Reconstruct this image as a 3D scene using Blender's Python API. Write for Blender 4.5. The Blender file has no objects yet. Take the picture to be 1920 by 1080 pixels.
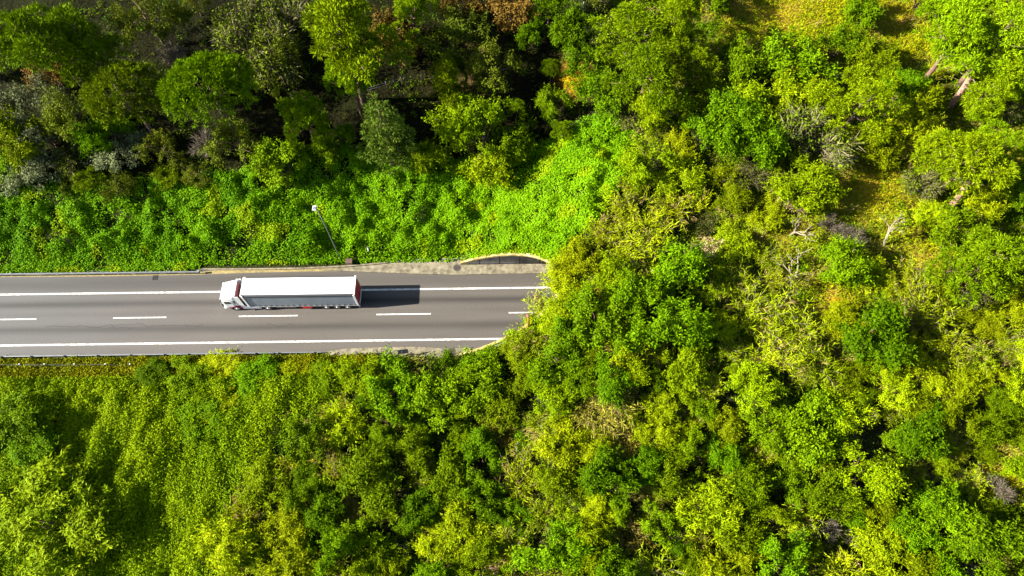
import bpy, bmesh, math, random
import numpy as np
from mathutils import Vector

SC = bpy.context.scene
COL = SC.collection

# ------------------------------------------------------------------ camera, sky, sun, exposure
TILT, YAW, FPX, CAM = math.radians(26), -0.0145, 1280.0, (-0.4916, -34.098, 77.0)
cam = bpy.data.objects.new('camera', bpy.data.cameras.new('camera'))
COL.objects.link(cam)
cam.location = CAM
cam.rotation_euler = (TILT, 0, YAW)
cam.data.sensor_width = 36
cam.data.lens = 24
cam.data.clip_end = 5000
SC.camera = cam

SUN_EL, SUN_AZ = math.radians(29), math.radians(5)
w = bpy.data.worlds.new('World')
SC.world = w
w.use_nodes = True
nt = w.node_tree
sky = nt.nodes.new('ShaderNodeTexSky')
sky.sky_type = 'NISHITA'
sky.sun_disc = False
sky.sun_elevation = SUN_EL
sky.sun_rotation = math.radians(265)
bg = nt.nodes['Background']
bg.inputs['Strength'].default_value = 0.05
nt.links.new(sky.outputs[0], bg.inputs['Color'])
sun = bpy.data.objects.new('sun', bpy.data.lights.new('sun', 'SUN'))
COL.objects.link(sun)
sun.data.energy = 5.0
sun.data.angle = math.radians(0.5)
sun.data.color = (1.0, 0.93, 0.80)
sun.rotation_euler = Vector((math.cos(SUN_EL) * math.cos(SUN_AZ), math.cos(SUN_EL) * math.sin(SUN_AZ), -math.sin(SUN_EL))).to_track_quat('-Z', 'Y').to_euler()
SC.view_settings.view_transform = 'Standard'
SC.view_settings.look = 'None'
SC.view_settings.gamma = 1
SC.view_settings.exposure = 2.1
SC.cycles.max_bounces = 5
SC.cycles.diffuse_bounces = 1
SC.cycles.transmission_bounces = 3
SC.cycles.transparent_max_bounces = 4
SC.cycles.caustics_reflective = False
SC.cycles.caustics_refractive = False

# ------------------------------------------------------------------ where a photographed spot stands on the terrain
_c, _s, _cz, _sz = math.cos(TILT), math.sin(TILT), math.cos(YAW), math.sin(YAW)
ROT = np.array([[_cz, -_sz, 0], [_sz, _cz, 0], [0, 0, 1.0]]) @ np.array([[1, 0, 0], [0, _c, -_s], [0, _s, _c]])


def pix(px, py, z=0.0):
    d = ROT @ np.array([(px - 960) / FPX, (540 - py) / FPX, -1.0])
    return np.array(CAM) + (z - CAM[2]) / d[2] * d


def proj(x, y, z):
    q = np.stack([np.asarray(x, float) - CAM[0], np.asarray(y, float) - CAM[1], np.asarray(z, float) - CAM[2]], -1) @ ROT
    return 960 - FPX * q[..., 0] / q[..., 2], 540 + FPX * q[..., 1] / q[..., 2]


# ------------------------------------------------------------------ noise and terrain
def _hash(i, j, seed):
    n = (i.astype(np.int64) * 374761393 + j.astype(np.int64) * 668265263 + seed * 982451653) & 0x7FFFFFFF
    n = ((n ^ (n >> 13)) * 1274126177) & 0x7FFFFFFF
    return ((n ^ (n >> 16)) & 0xFFFF) / 65535.0


def noise(x, y, scale, seed=0):
    x = np.asarray(x, float) / scale
    y = np.asarray(y, float) / scale
    i, j = np.floor(x), np.floor(y)
    u, v = x - i, y - j
    u, v = u * u * (3 - 2 * u), v * v * (3 - 2 * v)
    a, b, c, d = _hash(i, j, seed), _hash(i + 1, j, seed), _hash(i, j + 1, seed), _hash(i + 1, j + 1, seed)
    return (a * (1 - u) + b * u) * (1 - v) + (c * (1 - u) + d * u) * v


def fbm(x, y, scale, seed=0):
    return 0.55 * noise(x, y, scale, seed) + 0.3 * noise(x, y, scale / 2.1, seed + 7) + 0.15 * noise(x, y, scale / 4.3, seed + 13)


def sstep(a, b, x):
    t = np.clip((np.asarray(x, float) - a) / (b - a), 0, 1)
    return t * t * (3 - 2 * t)


TUN_Y, TUN_R, TUN_H, TUN_X, TUN_T = 0.80, 6.10, 7.1, -6.3, 0.60   # tunnel axis, half width, height, where the bevelled mouth meets the ground, slope


def tube_h(y):
    t = np.clip(1 - ((np.asarray(y, float) - TUN_Y) / TUN_R) ** 2, 0, 1)
    return TUN_H * np.sqrt(t)


def terrain(x, y):
    x = np.asarray(x, float)
    y = np.asarray(y, float)
    east = np.clip((x - TUN_X) * TUN_T + 0.1, 0, 9.3) + np.clip(x - 12, 0, 80) * 0.03
    east = east * (1 - 0.55 * sstep(-6, -28, y)) * (1 - 0.25 * sstep(-2, -9, y) * sstep(8, -6, x))
    north = np.clip((y - 8.0) * 0.46, 0, 6.4) + np.clip(y - 22, 0, 80) * 0.10
    north = np.where(y > 7.2, north, 0)
    z = np.maximum(east, north) + 0.35 * np.minimum(np.minimum(east, north), 2.0)
    far = sstep(8.5, 13, y) + sstep(-6.5, -11, y) + sstep(6, 10, x)
    z = z + np.clip(far, 0, 1) * (fbm(x, y, 9, 3) - 0.5) * 1.3
    z = z - 0.06
    corridor = (y > -5.6) & (y < 7.3) & (x < TUN_X)
    inside = (np.abs(y - TUN_Y) < TUN_R) & (x >= TUN_X - 0.01) & ((x - TUN_X) * TUN_T < tube_h(y))
    return np.where(corridor | inside, -0.06, z)


def spot(px, py, up=0.0):
    """Ground point under something whose middle, UP metres above the ground, shows at a photographed spot."""
    z = up
    for _ in range(12):
        p = pix(px, py, z)
        z = 0.5 * z + 0.5 * (float(terrain(p[0], p[1])) + up)
    p = pix(px, py, z)
    return p[0], p[1], float(terrain(p[0], p[1])), z


# ------------------------------------------------------------------ materials
def new_mat(name):
    m = bpy.data.materials.new(name)
    m.use_nodes = True
    return m, m.node_tree, m.node_tree.nodes, m.node_tree.links, m.node_tree.nodes['Principled BSDF']


def plain(name, color, rough=0.5, metal=0.0, vary=0.12, scale=3.0, coat=0.0):
    m, t, N, L, b = new_mat(name)
    tc = N.new('ShaderNodeTexCoord')
    n = N.new('ShaderNodeTexNoise')
    n.inputs['Scale'].default_value = scale
    n.inputs['Detail'].default_value = 5
    L.new(tc.outputs['Object'], n.inputs['Vector'])
    r = N.new('ShaderNodeValToRGB')
    r.color_ramp.elements[0].position, r.color_ramp.elements[1].position = 0.3, 0.7
    r.color_ramp.elements[0].color = (*[c * (1 - vary) for c in color], 1)
    r.color_ramp.elements[1].color = (*[min(1, c * (1 + vary)) for c in color], 1)
    L.new(n.outputs['Fac'], r.inputs['Fac'])
    L.new(r.outputs['Color'], b.inputs['Base Color'])
    b.inputs['Roughness'].default_value = rough
    b.inputs['Metallic'].default_value = metal
    b.inputs['Coat Weight'].default_value = coat
    return m


def leaf_mat(name, trans=0.15, rough=0.55, hue=0.022, val=0.32):
    m, t, N, L, b = new_mat(name)
    at = N.new('ShaderNodeAttribute')
    at.attribute_name = 'leafcol'
    oi = N.new('ShaderNodeObjectInfo')
    h = N.new('ShaderNodeHueSaturation')
    mh = N.new('ShaderNodeMapRange')
    mh.inputs['To Min'].default_value, mh.inputs['To Max'].default_value = 0.5 - hue, 0.5 + hue * 0.15
    L.new(oi.outputs['Random'], mh.inputs['Value'])
    L.new(mh.outputs[0], h.inputs['Hue'])
    w2 = N.new('ShaderNodeMath')
    w2.operation = 'MULTIPLY'
    w2.inputs[1].default_value = 7.31
    fr = N.new('ShaderNodeMath')
    fr.operation = 'FRACT'
    L.new(oi.outputs['Random'], w2.inputs[0])
    L.new(w2.outputs[0], fr.inputs[0])
    mv = N.new('ShaderNodeMapRange')
    mv.inputs['To Min'].default_value, mv.inputs['To Max'].default_value = 1 - val, 1 + val
    L.new(fr.outputs[0], mv.inputs['Value'])
    L.new(mv.outputs[0], h.inputs['Value'])
    L.new(at.outputs['Color'], h.inputs['Color'])
    L.new(h.outputs['Color'], b.inputs['Base Color'])
    b.inputs['Roughness'].default_value = rough
    b.inputs['Specular IOR Level'].default_value = 0.02
    tr = N.new('ShaderNodeBsdfTranslucent')
    L.new(h.outputs['Color'], tr.inputs['Color'])
    mx = N.new('ShaderNodeMixShader')
    mx.inputs[0].default_value = trans
    L.new(b.outputs[0], mx.inputs[1])
    L.new(tr.outputs[0], mx.inputs[2])
    L.new(mx.outputs[0], N['Material Output'].inputs['Surface'])
    return m


M_LEAF = leaf_mat('leaves')
M_DRY = leaf_mat('dry_twigs', 0.1, 0.8, 0.01, 0.25)
M_COVER = leaf_mat('ground_cover_leaves', 0.15, 0.55, 0, 0)
M_BARK = plain('bark', (0.13, 0.075, 0.05), 0.9, vary=0.4, scale=6)
M_BLEACHED = plain('bleached_bark', (0.20, 0.17, 0.11), 0.9, vary=0.3, scale=6)
M_PALEBARK = plain('pale_bark', (0.14, 0.115, 0.075), 0.9, vary=0.3, scale=6)


# ------------------------------------------------------------------ object helpers
def tag(o, label=None, cat=None, group=None, kind=None):
    for k, v in (('label', label), ('category', cat), ('group', group), ('kind', kind)):
        if v:
            o[k] = v
    return o


def empty(name, loc, rz=0.0, scale=1.0):
    o = bpy.data.objects.new(name, None)
    COL.objects.link(o)
    o.empty_display_size = 0.3
    o.location = loc
    o.rotation_euler = (0, 0, rz)
    o.scale = (scale,) * 3
    return o


def link(name, me, parent=None):
    o = bpy.data.objects.new(name, me)
    COL.objects.link(o)
    if parent:
        o.parent = parent
    return o


def quad_mesh(name, V, colr, mat):
    """V (n,4,3) leaf corners; colr (n,3) the leaf's own colour."""
    n = len(V)
    me = bpy.data.meshes.new(name)
    me.vertices.add(n * 4)
    me.vertices.foreach_set('co', np.ascontiguousarray(V, np.float32).ravel())
    me.loops.add(n * 4)
    me.loops.foreach_set('vertex_index', np.arange(n * 4, dtype=np.int32))
    me.polygons.add(n)
    me.polygons.foreach_set('loop_start', np.arange(0, n * 4, 4, dtype=np.int32))
    a = me.color_attributes.new('leafcol', 'FLOAT_COLOR', 'POINT')
    c = np.ones((n, 4, 4), np.float32)
    c[:, :, :3] = np.clip(colr, 0, 1)[:, None, :]
    a.data.foreach_set('color', c.ravel())
    me.update()
    me.validate()
    me.materials.append(mat)
    return me


def unit(v):
    return v / np.maximum(np.linalg.norm(v, axis=-1, keepdims=True), 1e-6)


def leaves(rng, P, D, Nn, Ln, Wn):
    """Rhombic leaves: base P, direction D, face normal about Nn."""
    S = unit(np.cross(Nn, D))
    Ln = np.broadcast_to(np.asarray(Ln, float), (len(P),))[:, None]
    Wn = np.broadcast_to(np.asarray(Wn, float), (len(P),))[:, None]
    mid = P + D * Ln * 0.45 + unit(np.cross(D, S)) * 0.0
    tip = P + D * Ln - np.array([0, 0, 1.0]) * Ln * 0.12
    return np.stack([P, mid + S * Wn / 2, tip, mid - S * Wn / 2], 1)


def clump_leaves(rng, C, O, rc, k, L, Wd, pal, spread=0.8, mode='leaf'):
    n = len(C)
    A, B = np.array(pal[0]), np.array(pal[1])
    P = np.repeat(C, k, 0)
    OO = np.repeat(O, k, 0)
    r = np.repeat(np.broadcast_to(rc, (n,)), k)[:, None]
    R1 = rng.normal(size=P.shape)
    if mode == 'needle':
        D = unit(OO * 0.75 + unit(R1) * 0.9)
        P = P + D * r * rng.uniform(0, 0.7, (len(P), 1))
        Nn = unit(rng.normal(size=P.shape) + np.array([0, 0, 0.6]))
    else:
        P = P + R1 * r * 0.5
        Nn = unit(OO + spread * unit(rng.normal(size=P.shape)) + np.array([0, 0, 0.25]))
        D = unit(np.cross(Nn, rng.normal(size=P.shape)))
    sc = rng.uniform(0.65, 1.3, len(P))
    V = leaves(rng, P, D, Nn, L * sc, Wd * sc)
    u = np.repeat(rng.uniform(0, 1, n), k) * 0.65 + rng.uniform(0, 1, len(P)) * 0.35
    c = A + (B - A) * u[:, None]
    if len(pal) > 2:
        hit = np.repeat(rng.uniform(0, 1, n) < pal[3], k)
        c[hit] = np.array(pal[2]) * rng.uniform(0.7, 1.2, (hit.sum(), 1))
    c = c * rng.uniform(0.8, 1.2, (len(P), 1))
    return V, c


def blob_clumps(rng, blobs, n, low=-0.35, deep=0.78):
    """Clump centres and outward directions over a set of ellipsoids."""
    b = np.array(blobs, float)
    area = b[:, 3] * b[:, 4] + b[:, 4] * b[:, 5] + b[:, 3] * b[:, 5]
    idx = rng.choice(len(b), size=n * 2, p=area / area.sum())
    d = unit(rng.normal(size=(n * 2, 3)))
    d[:, 2] = np.where(d[:, 2] < low, -d[:, 2], d[:, 2])
    f = rng.uniform(0.74, 1.03, (n * 2, 1))
    P = b[idx, :3] + d * b[idx, 3:] * f
    q = (P[:, None, :] - b[None, :, :3]) / b[None, :, 3:]
    dist = np.linalg.norm(q, axis=2)
    dist[np.arange(len(P)), idx] = 9
    keep = (dist.min(1) > deep)
    P, d, idx = P[keep][:n], d[keep][:n], idx[keep][:n]
    O = unit(d / b[idx, 3:])
    return P, O


def tube(V, Fc, pts, radii, sides=6):
    base0 = len(V)
    pts = [Vector(p) for p in pts]
    for i, p in enumerate(pts):
        t = (pts[min(i + 1, len(pts) - 1)] - pts[max(i - 1, 0)]).normalized()
        a = t.cross(Vector((0.3, 0.9, 0.1)))
        if a.length < 0.05:
            a = t.cross(Vector((1, 0, 0)))
        a.normalize()
        c = t.cross(a)
        for k in range(sides):
            an = 2 * math.pi * k / sides
            V.append(tuple(p + (a * math.cos(an) + c * math.sin(an)) * radii[i]))
    for i in range(len(pts) - 1):
        for k in range(sides):
            k2 = (k + 1) % sides
            Fc.append((base0 + i * sides + k, base0 + i * sides + k2, base0 + (i + 1) * sides + k2, base0 + (i + 1) * sides + k))
    Fc.append(tuple(base0 + (len(pts) - 1) * sides + k for k in range(sides)))
    Fc.append(tuple(base0 + k for k in reversed(range(sides))))


def poly_mesh(name, V, Fc, mat, smooth=False):
    me = bpy.data.meshes.new(name)
    me.from_pydata(V, [], Fc)
    me.update()
    if mat:
        me.materials.append(mat)
    if smooth:
        me.polygons.foreach_set('use_smooth', [True] * len(me.polygons))
    return me


def trunk_mesh(rnd, height, r0, targets, lean=(0, 0), mat=None, sides=7):
    V, Fc = [], []
    n = 6
    pts = [(lean[0] * (i / n) ** 1.3 + rnd.uniform(-.07, .07), lean[1] * (i / n) ** 1.3 + rnd.uniform(-.07, .07), height * i / n - (0.25 if i == 0 else 0)) for i in range(n + 1)]
    tube(V, Fc, pts, [r0 * (1.25 if i == 0 else 1 - 0.7 * i / n) for i in range(n + 1)], sides)
    for (tx, ty, tz) in targets:
        f = rnd.uniform(0.45, 0.85)
        k = f * n
        i = int(k)
        p = [pts[i][a] + (pts[min(i + 1, n)][a] - pts[i][a]) * (k - i) for a in range(3)]
        m = [(p[0] + tx) / 2 + rnd.uniform(-.2, .2), (p[1] + ty) / 2 + rnd.uniform(-.2, .2), (p[2] + tz) / 2 + rnd.uniform(-.1, .4)]
        tube(V, Fc, [p, m, (tx, ty, tz)], [r0 * 0.42, r0 * 0.28, r0 * 0.1], 5)
    return poly_mesh('trunk', V, Fc, mat or M_BARK, True)


def stems_mesh(rnd, n, height, r, mat=None, r0=0.05):
    V, Fc = [], []
    for _ in range(n):
        a = rnd.uniform(0, 6.283)
        d = rnd.uniform(0.2, 1.0) * r
        x, y = math.cos(a) * d, math.sin(a) * d
        tube(V, Fc, [(x * .08, y * .08, -0.25), (x * .5 + rnd.uniform(-.2, .2), y * .5 + rnd.uniform(-.2, .2), height * .5), (x, y, height * rnd.uniform(.75, 1))], [r0 * 1.3, r0, r0 * .4], 5)
    tube(V, Fc, [(0, 0, -.3), (0, 0, -.1), (0, 0, .12)], [r0 * 5, r0 * 5, r0 * 4], 7)
    return poly_mesh('stem', V, Fc, mat or M_BARK, True)


def branching(rnd, V, Fc, p, d, length, r, depth, tips, up=0.1):
    q = p + d * length
    mid = (p + q) / 2 + Vector((rnd.uniform(-1, 1), rnd.uniform(-1, 1), rnd.uniform(-.5, 1))) * length * 0.08
    tube(V, Fc, [p, mid, q], [r, r * .85, r * .65], 5 if depth > 1 else 4)
    if depth == 0:
        tips.append(tuple(q))
        return
    for _ in range(rnd.choice((2, 3, 3))):
        e = Vector((rnd.gauss(0, 1), rnd.gauss(0, 1), rnd.gauss(0, 0.6))).normalized()
        branching(rnd, V, Fc, q if rnd.random() < .75 else mid, (d + e * 0.85 + Vector((0, 0, up))).normalized(), length * rnd.uniform(.55, .85), r * .6, depth - 1, tips, up)


# ------------------------------------------------------------------ plant kinds; each variant is {part: mesh} with a nominal crown radius and crown middle height
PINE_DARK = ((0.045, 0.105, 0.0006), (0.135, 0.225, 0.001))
PINE_YELLOW = ((0.075, 0.145, 0.0008), (0.165, 0.255, 0.002))  # yellow-green needles, the paler pine's own colour
GREEN = ((0.026, 0.074, 0.0006), (0.115, 0.22, 0.0015))
MID = ((0.045, 0.095, 0.0006), (0.16, 0.24, 0.0015))
LIME = ((0.095, 0.165, 0.001), (0.255, 0.335, 0.003))
OLIVE = ((0.04, 0.068, 0.003), (0.105, 0.138, 0.008))
GREY = ((0.065, 0.085, 0.03), (0.15, 0.175, 0.08))
STRAW = ((0.17, 0.14, 0.03), (0.33, 0.27, 0.075))
DEAD = ((0.07, 0.058, 0.042), (0.17, 0.145, 0.105))
BROWN = ((0.055, 0.04, 0.006), (0.135, 0.085, 0.014))
GOLD = ((0.26, 0.19, 0.003), (0.42, 0.28, 0.008))


def dome_pine(seed, pal):
    rng, rnd = np.random.default_rng(seed), random.Random(seed)
    blobs = [(0, 0, 7.0, 4.3, 4.3, 2.5)]
    for k in range(13):
        a = k * 2.4 + rnd.uniform(-.3, .3)
        d = 3.6 * math.sqrt((k + .5) / 13)
        blobs.append((math.cos(a) * d, math.sin(a) * d, 8.9 - d * d * 0.135, 1.35, 1.35, 1.0))
    P, O = blob_clumps(rng, blobs, 640, -0.15, 0.7)
    V, c = clump_leaves(rng, P, O, 0.42, 30, 0.32, 0.075, pal, mode='needle')
    return dict(parts=[('trunk', trunk_mesh(rnd, 7.4, 0.28, [(b[0] * .8, b[1] * .8, b[2] - .6) for b in blobs[1:9]])), ('crown', quad_mesh('crown', V, c, M_LEAF))], r=5.0, up=8.0)


def wild_pine(seed, pal, lean=(0, 0), nb=19):
    rng, rnd = np.random.default_rng(seed), random.Random(seed)
    blobs = []
    for k in range(nb):
        a = rnd.uniform(0, 6.283)
        d = rnd.uniform(0.6, 3.5) if k > 2 else rnd.uniform(0, .8)
        r = rnd.uniform(0.55, 1.25)
        blobs.append((math.cos(a) * d + lean[0], math.sin(a) * d + lean[1], 6.6 - d * .5 + rnd.uniform(-1.8, 1.0), r * 1.15, r * 1.15, r * .75))
    P, O = blob_clumps(rng, blobs, 560, -0.3, 0.75)
    V, c = clump_leaves(rng, P, O, 0.40, 28, 0.30, 0.075, pal, mode='needle')
    return dict(parts=[('trunk', trunk_mesh(rnd, 6.4, 0.26, [b[:3] for b in blobs], lean)), ('crown', quad_mesh('crown', V, c, M_LEAF))], r=4.0, up=6.4)


def cone_pine(seed, pal):
    rng, rnd = np.random.default_rng(seed), random.Random(seed)
    blobs = []
    for k in range(20):
        h = 1.2 + 6.3 * k / 20
        w_ = 2.6 * (1 - (k / 21) ** 1.2)
        a = k * 2.4
        blobs.append((math.cos(a) * w_ * .62, math.sin(a) * w_ * .62, h, .45 + w_ * .36, .45 + w_ * .36, .65))
    P, O = blob_clumps(rng, blobs, 430, -0.3, 0.7)
    V, c = clump_leaves(rng, P, O, 0.36, 26, 0.28, 0.07, pal, mode='needle')
    return dict(parts=[('trunk', trunk_mesh(rnd, 7.2, 0.2, [b[:3] for b in blobs[::3]])), ('crown', quad_mesh('crown', V, c, M_LEAF))], r=2.9, up=4.2)


def broad(seed, pal, R=2.4, hgt=2.2, nb=9, n=300, k=26, L=0.25, Wd=0.13, rc=0.36, flat=0.8, trunk=False):
    """A many-headed shrub or tree: heads of uneven size and height, with loose sprays sticking out of them."""
    rng, rnd = np.random.default_rng(seed), random.Random(seed)
    blobs = []
    nb = int(nb * 2.1)
    for i in range(nb):
        a = rnd.uniform(0, 6.283)
        d = R * .95 * math.sqrt(rnd.random())
        q = R * rnd.choice((.14, .17, .2, .25, .33)) * (1.15 - .35 * d / R)
        blobs.append((math.cos(a) * d, math.sin(a) * d, hgt * rnd.uniform(.55, 1.2) * (1 - .35 * (d / R) ** 2), q, q * rnd.uniform(.8, 1.25), q * flat))
    P, O = blob_clumps(rng, blobs, n, -0.4, 0.75)
    hole = noise(P[:, 0] + P[:, 2] * .6, P[:, 1] - P[:, 2] * .5, R * .30, seed)
    keep = hole > .34
    P, O = P[keep], O[keep]
    out = rng.uniform(0, 1, len(P)) < .42
    P = P + O * (out * rng.uniform(.05, .7, len(P)))[:, None]
    V, c = clump_leaves(rng, P, O, rc, k, L, Wd, pal)
    V1, c1 = [], []
    for i in np.nonzero(out)[0][:150]:          # sprays
        m = 10
        t = np.linspace(0, .6, m)[:, None]
        dd = unit(O[i] + rng.normal(size=3) * .3)
        PP = P[i] + dd * t + rng.normal(size=(m, 3)) * .04
        D = unit(dd + unit(rng.normal(size=(m, 3))) * .9)
        V1.append(leaves(rng, PP, D, unit(rng.normal(size=(m, 3)) + np.array([0, 0, .8])), L * rng.uniform(.7, 1.2, m), Wd * .8))
        c1.append(np.array(pal[0]) + (np.array(pal[1]) - np.array(pal[0])) * rng.uniform(.5, 1.15, (m, 1)))
    V, c = np.concatenate([V] + V1), np.concatenate([c] + c1)
    st = trunk_mesh(rnd, hgt * .8, 0.15, [b[:3] for b in blobs[:9]]) if trunk else stems_mesh(rnd, 9, hgt * .8, R * .6)
    return dict(parts=[('trunk' if trunk else 'stem', st), ('crown' if trunk else 'foliage', quad_mesh('foliage', V, c, M_LEAF))], r=R, up=hgt * .85)


def cane(seed, pal, R=2.3, hgt=2.6, n=95):
    """Giant reed: arching stems with long drooping blades."""
    rng, rnd = np.random.default_rng(seed), random.Random(seed)
    VS, CS, SV, SF = [], [], [], []
    bias = np.array([rnd.uniform(-.6, .6), rnd.uniform(-.6, .6), 0])
    for _ in range(n):
        a, d = rnd.uniform(0, 6.283), abs(rnd.gauss(0, .55))
        dr = np.array([math.cos(a), math.sin(a), 0]) * rnd.uniform(.3, 1) + bias
        b0 = np.array([math.cos(a) * d, math.sin(a) * d, -0.1])
        hh = hgt * rnd.uniform(.6, 1.2)
        t = np.linspace(0, 1, 6)[:, None]
        line = b0 + dr * R * .85 * t ** 1.8 + np.array([0, 0, 1.0]) * hh * (t * 1.25 - .35 * t * t)
        if rnd.random() < .4:
            tube(SV, SF, [tuple(p) for p in line], [.03, .028, .025, .02, .015, .01], 4)
        m = 20
        tt = rng.uniform(.25, 1, m)
        i = np.minimum((tt * 5).astype(int), 4)
        P = line[i] + (line[i + 1] - line[i]) * (tt * 5 - i)[:, None]
        tan = unit(line[i + 1] - line[i])
        D = unit(tan * .8 + unit(rng.normal(size=P.shape)) * .95 + np.array([0, 0, -.1]))
        V = leaves(rng, P, D, unit(rng.normal(size=P.shape) * .5 + np.array([0, 0, 1.0])), rng.uniform(.35, .75, m), rng.uniform(.05, .085, m))
        u = rng.uniform(0, 1, (m, 1)) * .6 + rnd.random() * .4
        c = np.array(pal[0]) + (np.array(pal[1]) - np.array(pal[0])) * u
        if rnd.random() < .08:
            c = np.array(STRAW[0]) + (np.array(STRAW[1]) - np.array(STRAW[0])) * u
        VS.append(V)
        CS.append(c)
    return dict(parts=[('stem', poly_mesh('stem', SV, SF, M_PALEBARK)), ('foliage', quad_mesh('foliage', np.concatenate(VS), np.concatenate(CS), M_LEAF))], r=R, up=hgt * .6)


def twiggy(seed, pal, R=2.0, hgt=2.2, n=420, leafy=None):
    """A leafless bush: hundreds of fine grey twigs off a few stems."""
    rng, rnd = np.random.default_rng(seed), random.Random(seed)
    V, Fc, tips = [], [], []
    for _ in range(7):
        a = rnd.uniform(0, 6.283)
        branching(rnd, V, Fc, Vector((0, 0, -.1)), Vector((math.cos(a) * .7, math.sin(a) * .7, 1)).normalized(), hgt * .42, .05, 2, tips)
    T = np.array(tips)
    idx = rng.integers(0, len(T), n * 3)
    out = unit(T[idx] - np.array([0, 0, hgt * .2]))
    D = unit(out + unit(rng.normal(size=out.shape)) * .8)
    P = T[idx] - out * rng.uniform(0, .9, (len(idx), 1)) + rng.normal(size=out.shape) * .12
    VV = leaves(rng, P, D, unit(rng.normal(size=P.shape)), rng.uniform(.4, 1.0, len(P)), rng.uniform(.03, .06, len(P)))
    c = np.array(pal[0]) + (np.array(pal[1]) - np.array(pal[0])) * rng.uniform(0, 1, (len(P), 1))
    if leafy:
        C, O = T[rng.integers(0, len(T), 150)], unit(rng.normal(size=(150, 3)) + np.array([0, 0, .6]))
        V2, c2 = clump_leaves(rng, C, O, .5, 14, .22, .09, leafy)
        VV, c = np.concatenate([VV, V2]), np.concatenate([c, c2])
    return dict(parts=[('stem', poly_mesh('stem', V, Fc, M_PALEBARK)), ('twigs', quad_mesh('twigs', VV, c, M_DRY))], r=max(R, 1.0), up=hgt * .8)


def bare(seed, R=3.0, hgt=3.6, leafy=None):
    """A thin tree with pale bare branches and a few leaves left."""
    rng, rnd = np.random.default_rng(seed), random.Random(seed)
    V, Fc, tips = [], [], []
    branching(rnd, V, Fc, Vector((0, 0, -.2)), Vector((rnd.uniform(-.3, .3), rnd.uniform(-.3, .3), 1)).normalized(), hgt * .42, .12, 4, tips, 0.05)
    T = np.array(tips)
    C = T[rng.integers(0, len(T), 110)]
    V2, c2 = clump_leaves(rng, C, unit(rng.normal(size=(110, 3)) + np.array([0, 0, .8])), .35, 4, .22, .1, leafy or LIME)
    return dict(parts=[('trunk', poly_mesh('trunk', V, Fc, M_BLEACHED)), ('crown', quad_mesh('crown', V2, c2, M_LEAF))], r=R, up=hgt * .75)


KINDS = {
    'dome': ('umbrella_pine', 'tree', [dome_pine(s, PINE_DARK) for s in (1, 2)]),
    'pine': ('pine_tree', 'tree', [wild_pine(s, PINE_YELLOW) for s in (3, 4, 5)]),
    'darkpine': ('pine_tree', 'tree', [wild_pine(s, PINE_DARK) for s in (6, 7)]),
    'cone': ('conical_pine', 'tree', [cone_pine(8, ((.04, .095, .006), (.10, .17, .02)))]),
    'olive': ('olive_tree', 'tree', [broad(s, OLIVE, 3.2, 4.2, 11, 420, 22, .26, .10, .40, .8, True) for s in (9, 10)]),
    'grey': ('grey_leaved_shrub', 'shrub', [broad(s, GREY, 2.4, 2.4, 9, 270, 24, .20, .085, .34, .8) for s in (11, 12)]),
    'tree': ('leafy_tree', 'tree', [broad(s, MID, 3.0, 4.6, 11, 620, 24, .25, .115, .38, .9, True) for s in (13, 14)]),
    'green': ('leafy_shrub', 'shrub', [broad(s, GREEN, 2.4, 3.4, 9, 460, 26, .23, .105, .33, .9) for s in (15, 16, 17, 115, 116)]),
    'mid': ('leafy_shrub', 'shrub', [broad(s, MID, 2.4, 3.0, 9, 450, 26, .23, .095, .33, .85) for s in (18, 19, 20, 118, 119)]),
    'lime': ('broom_bush', 'shrub', [broad(s, LIME, 2.2, 2.0, 10, 420, 26, .28, .07, .33, .75) for s in (21, 22, 121)]),
    'willow': ('willow_shrub', 'shrub', [broad(23, ((.100, .190, .001), (.240, .330, .004)), 3.2, 3.0, 16, 620, 24, .30, .10, .36, .9)]),
    'cane': ('reed_clump', 'reed', [cane(s, ((.130, .205, .002), (.300, .375, .006))) for s in (24, 25, 26)]),
    'drycane': ('dry_reed_clump', 'reed', [cane(s, ((.150, .165, .008), (.340, .300, .045)), 1.9, 1.2, 80) for s in (27, 28)]),
    'dead': ('dead_shrub', 'shrub', [twiggy(s, DEAD, 2.0, 2.4) for s in (29, 30)]),
    'twig': ('half_bare_shrub', 'shrub', [twiggy(s, ((.075, .07, .032), (.165, .15, .075)), 2.2, 2.6, leafy=OLIVE) for s in (31, 32)]),
    'straw': ('dry_bush', 'shrub', [broad(33, ((.24, .19, .07), (.46, .37, .18)), 1.7, 1.5, 8, 190, 20, .26, .08, .3, .8)]),
    'brown': ('brown_shrub', 'shrub', [broad(34, BROWN, 2.2, 2.0, 9, 230, 18, .24, .12, .34, .8)]),
    'gold': ('flowering_broom', 'shrub', [broad(35, GOLD, 1.8, 1.4, 8, 180, 18, .26, .10, .3, .7)]),
    'bare': ('bare_tree', 'tree', [bare(s) for s in (36, 37)]),
}
PLANTED = []      # (px, py, radius in px) of what already stands
rng0 = random.Random(77)
_seen = {}


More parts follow.
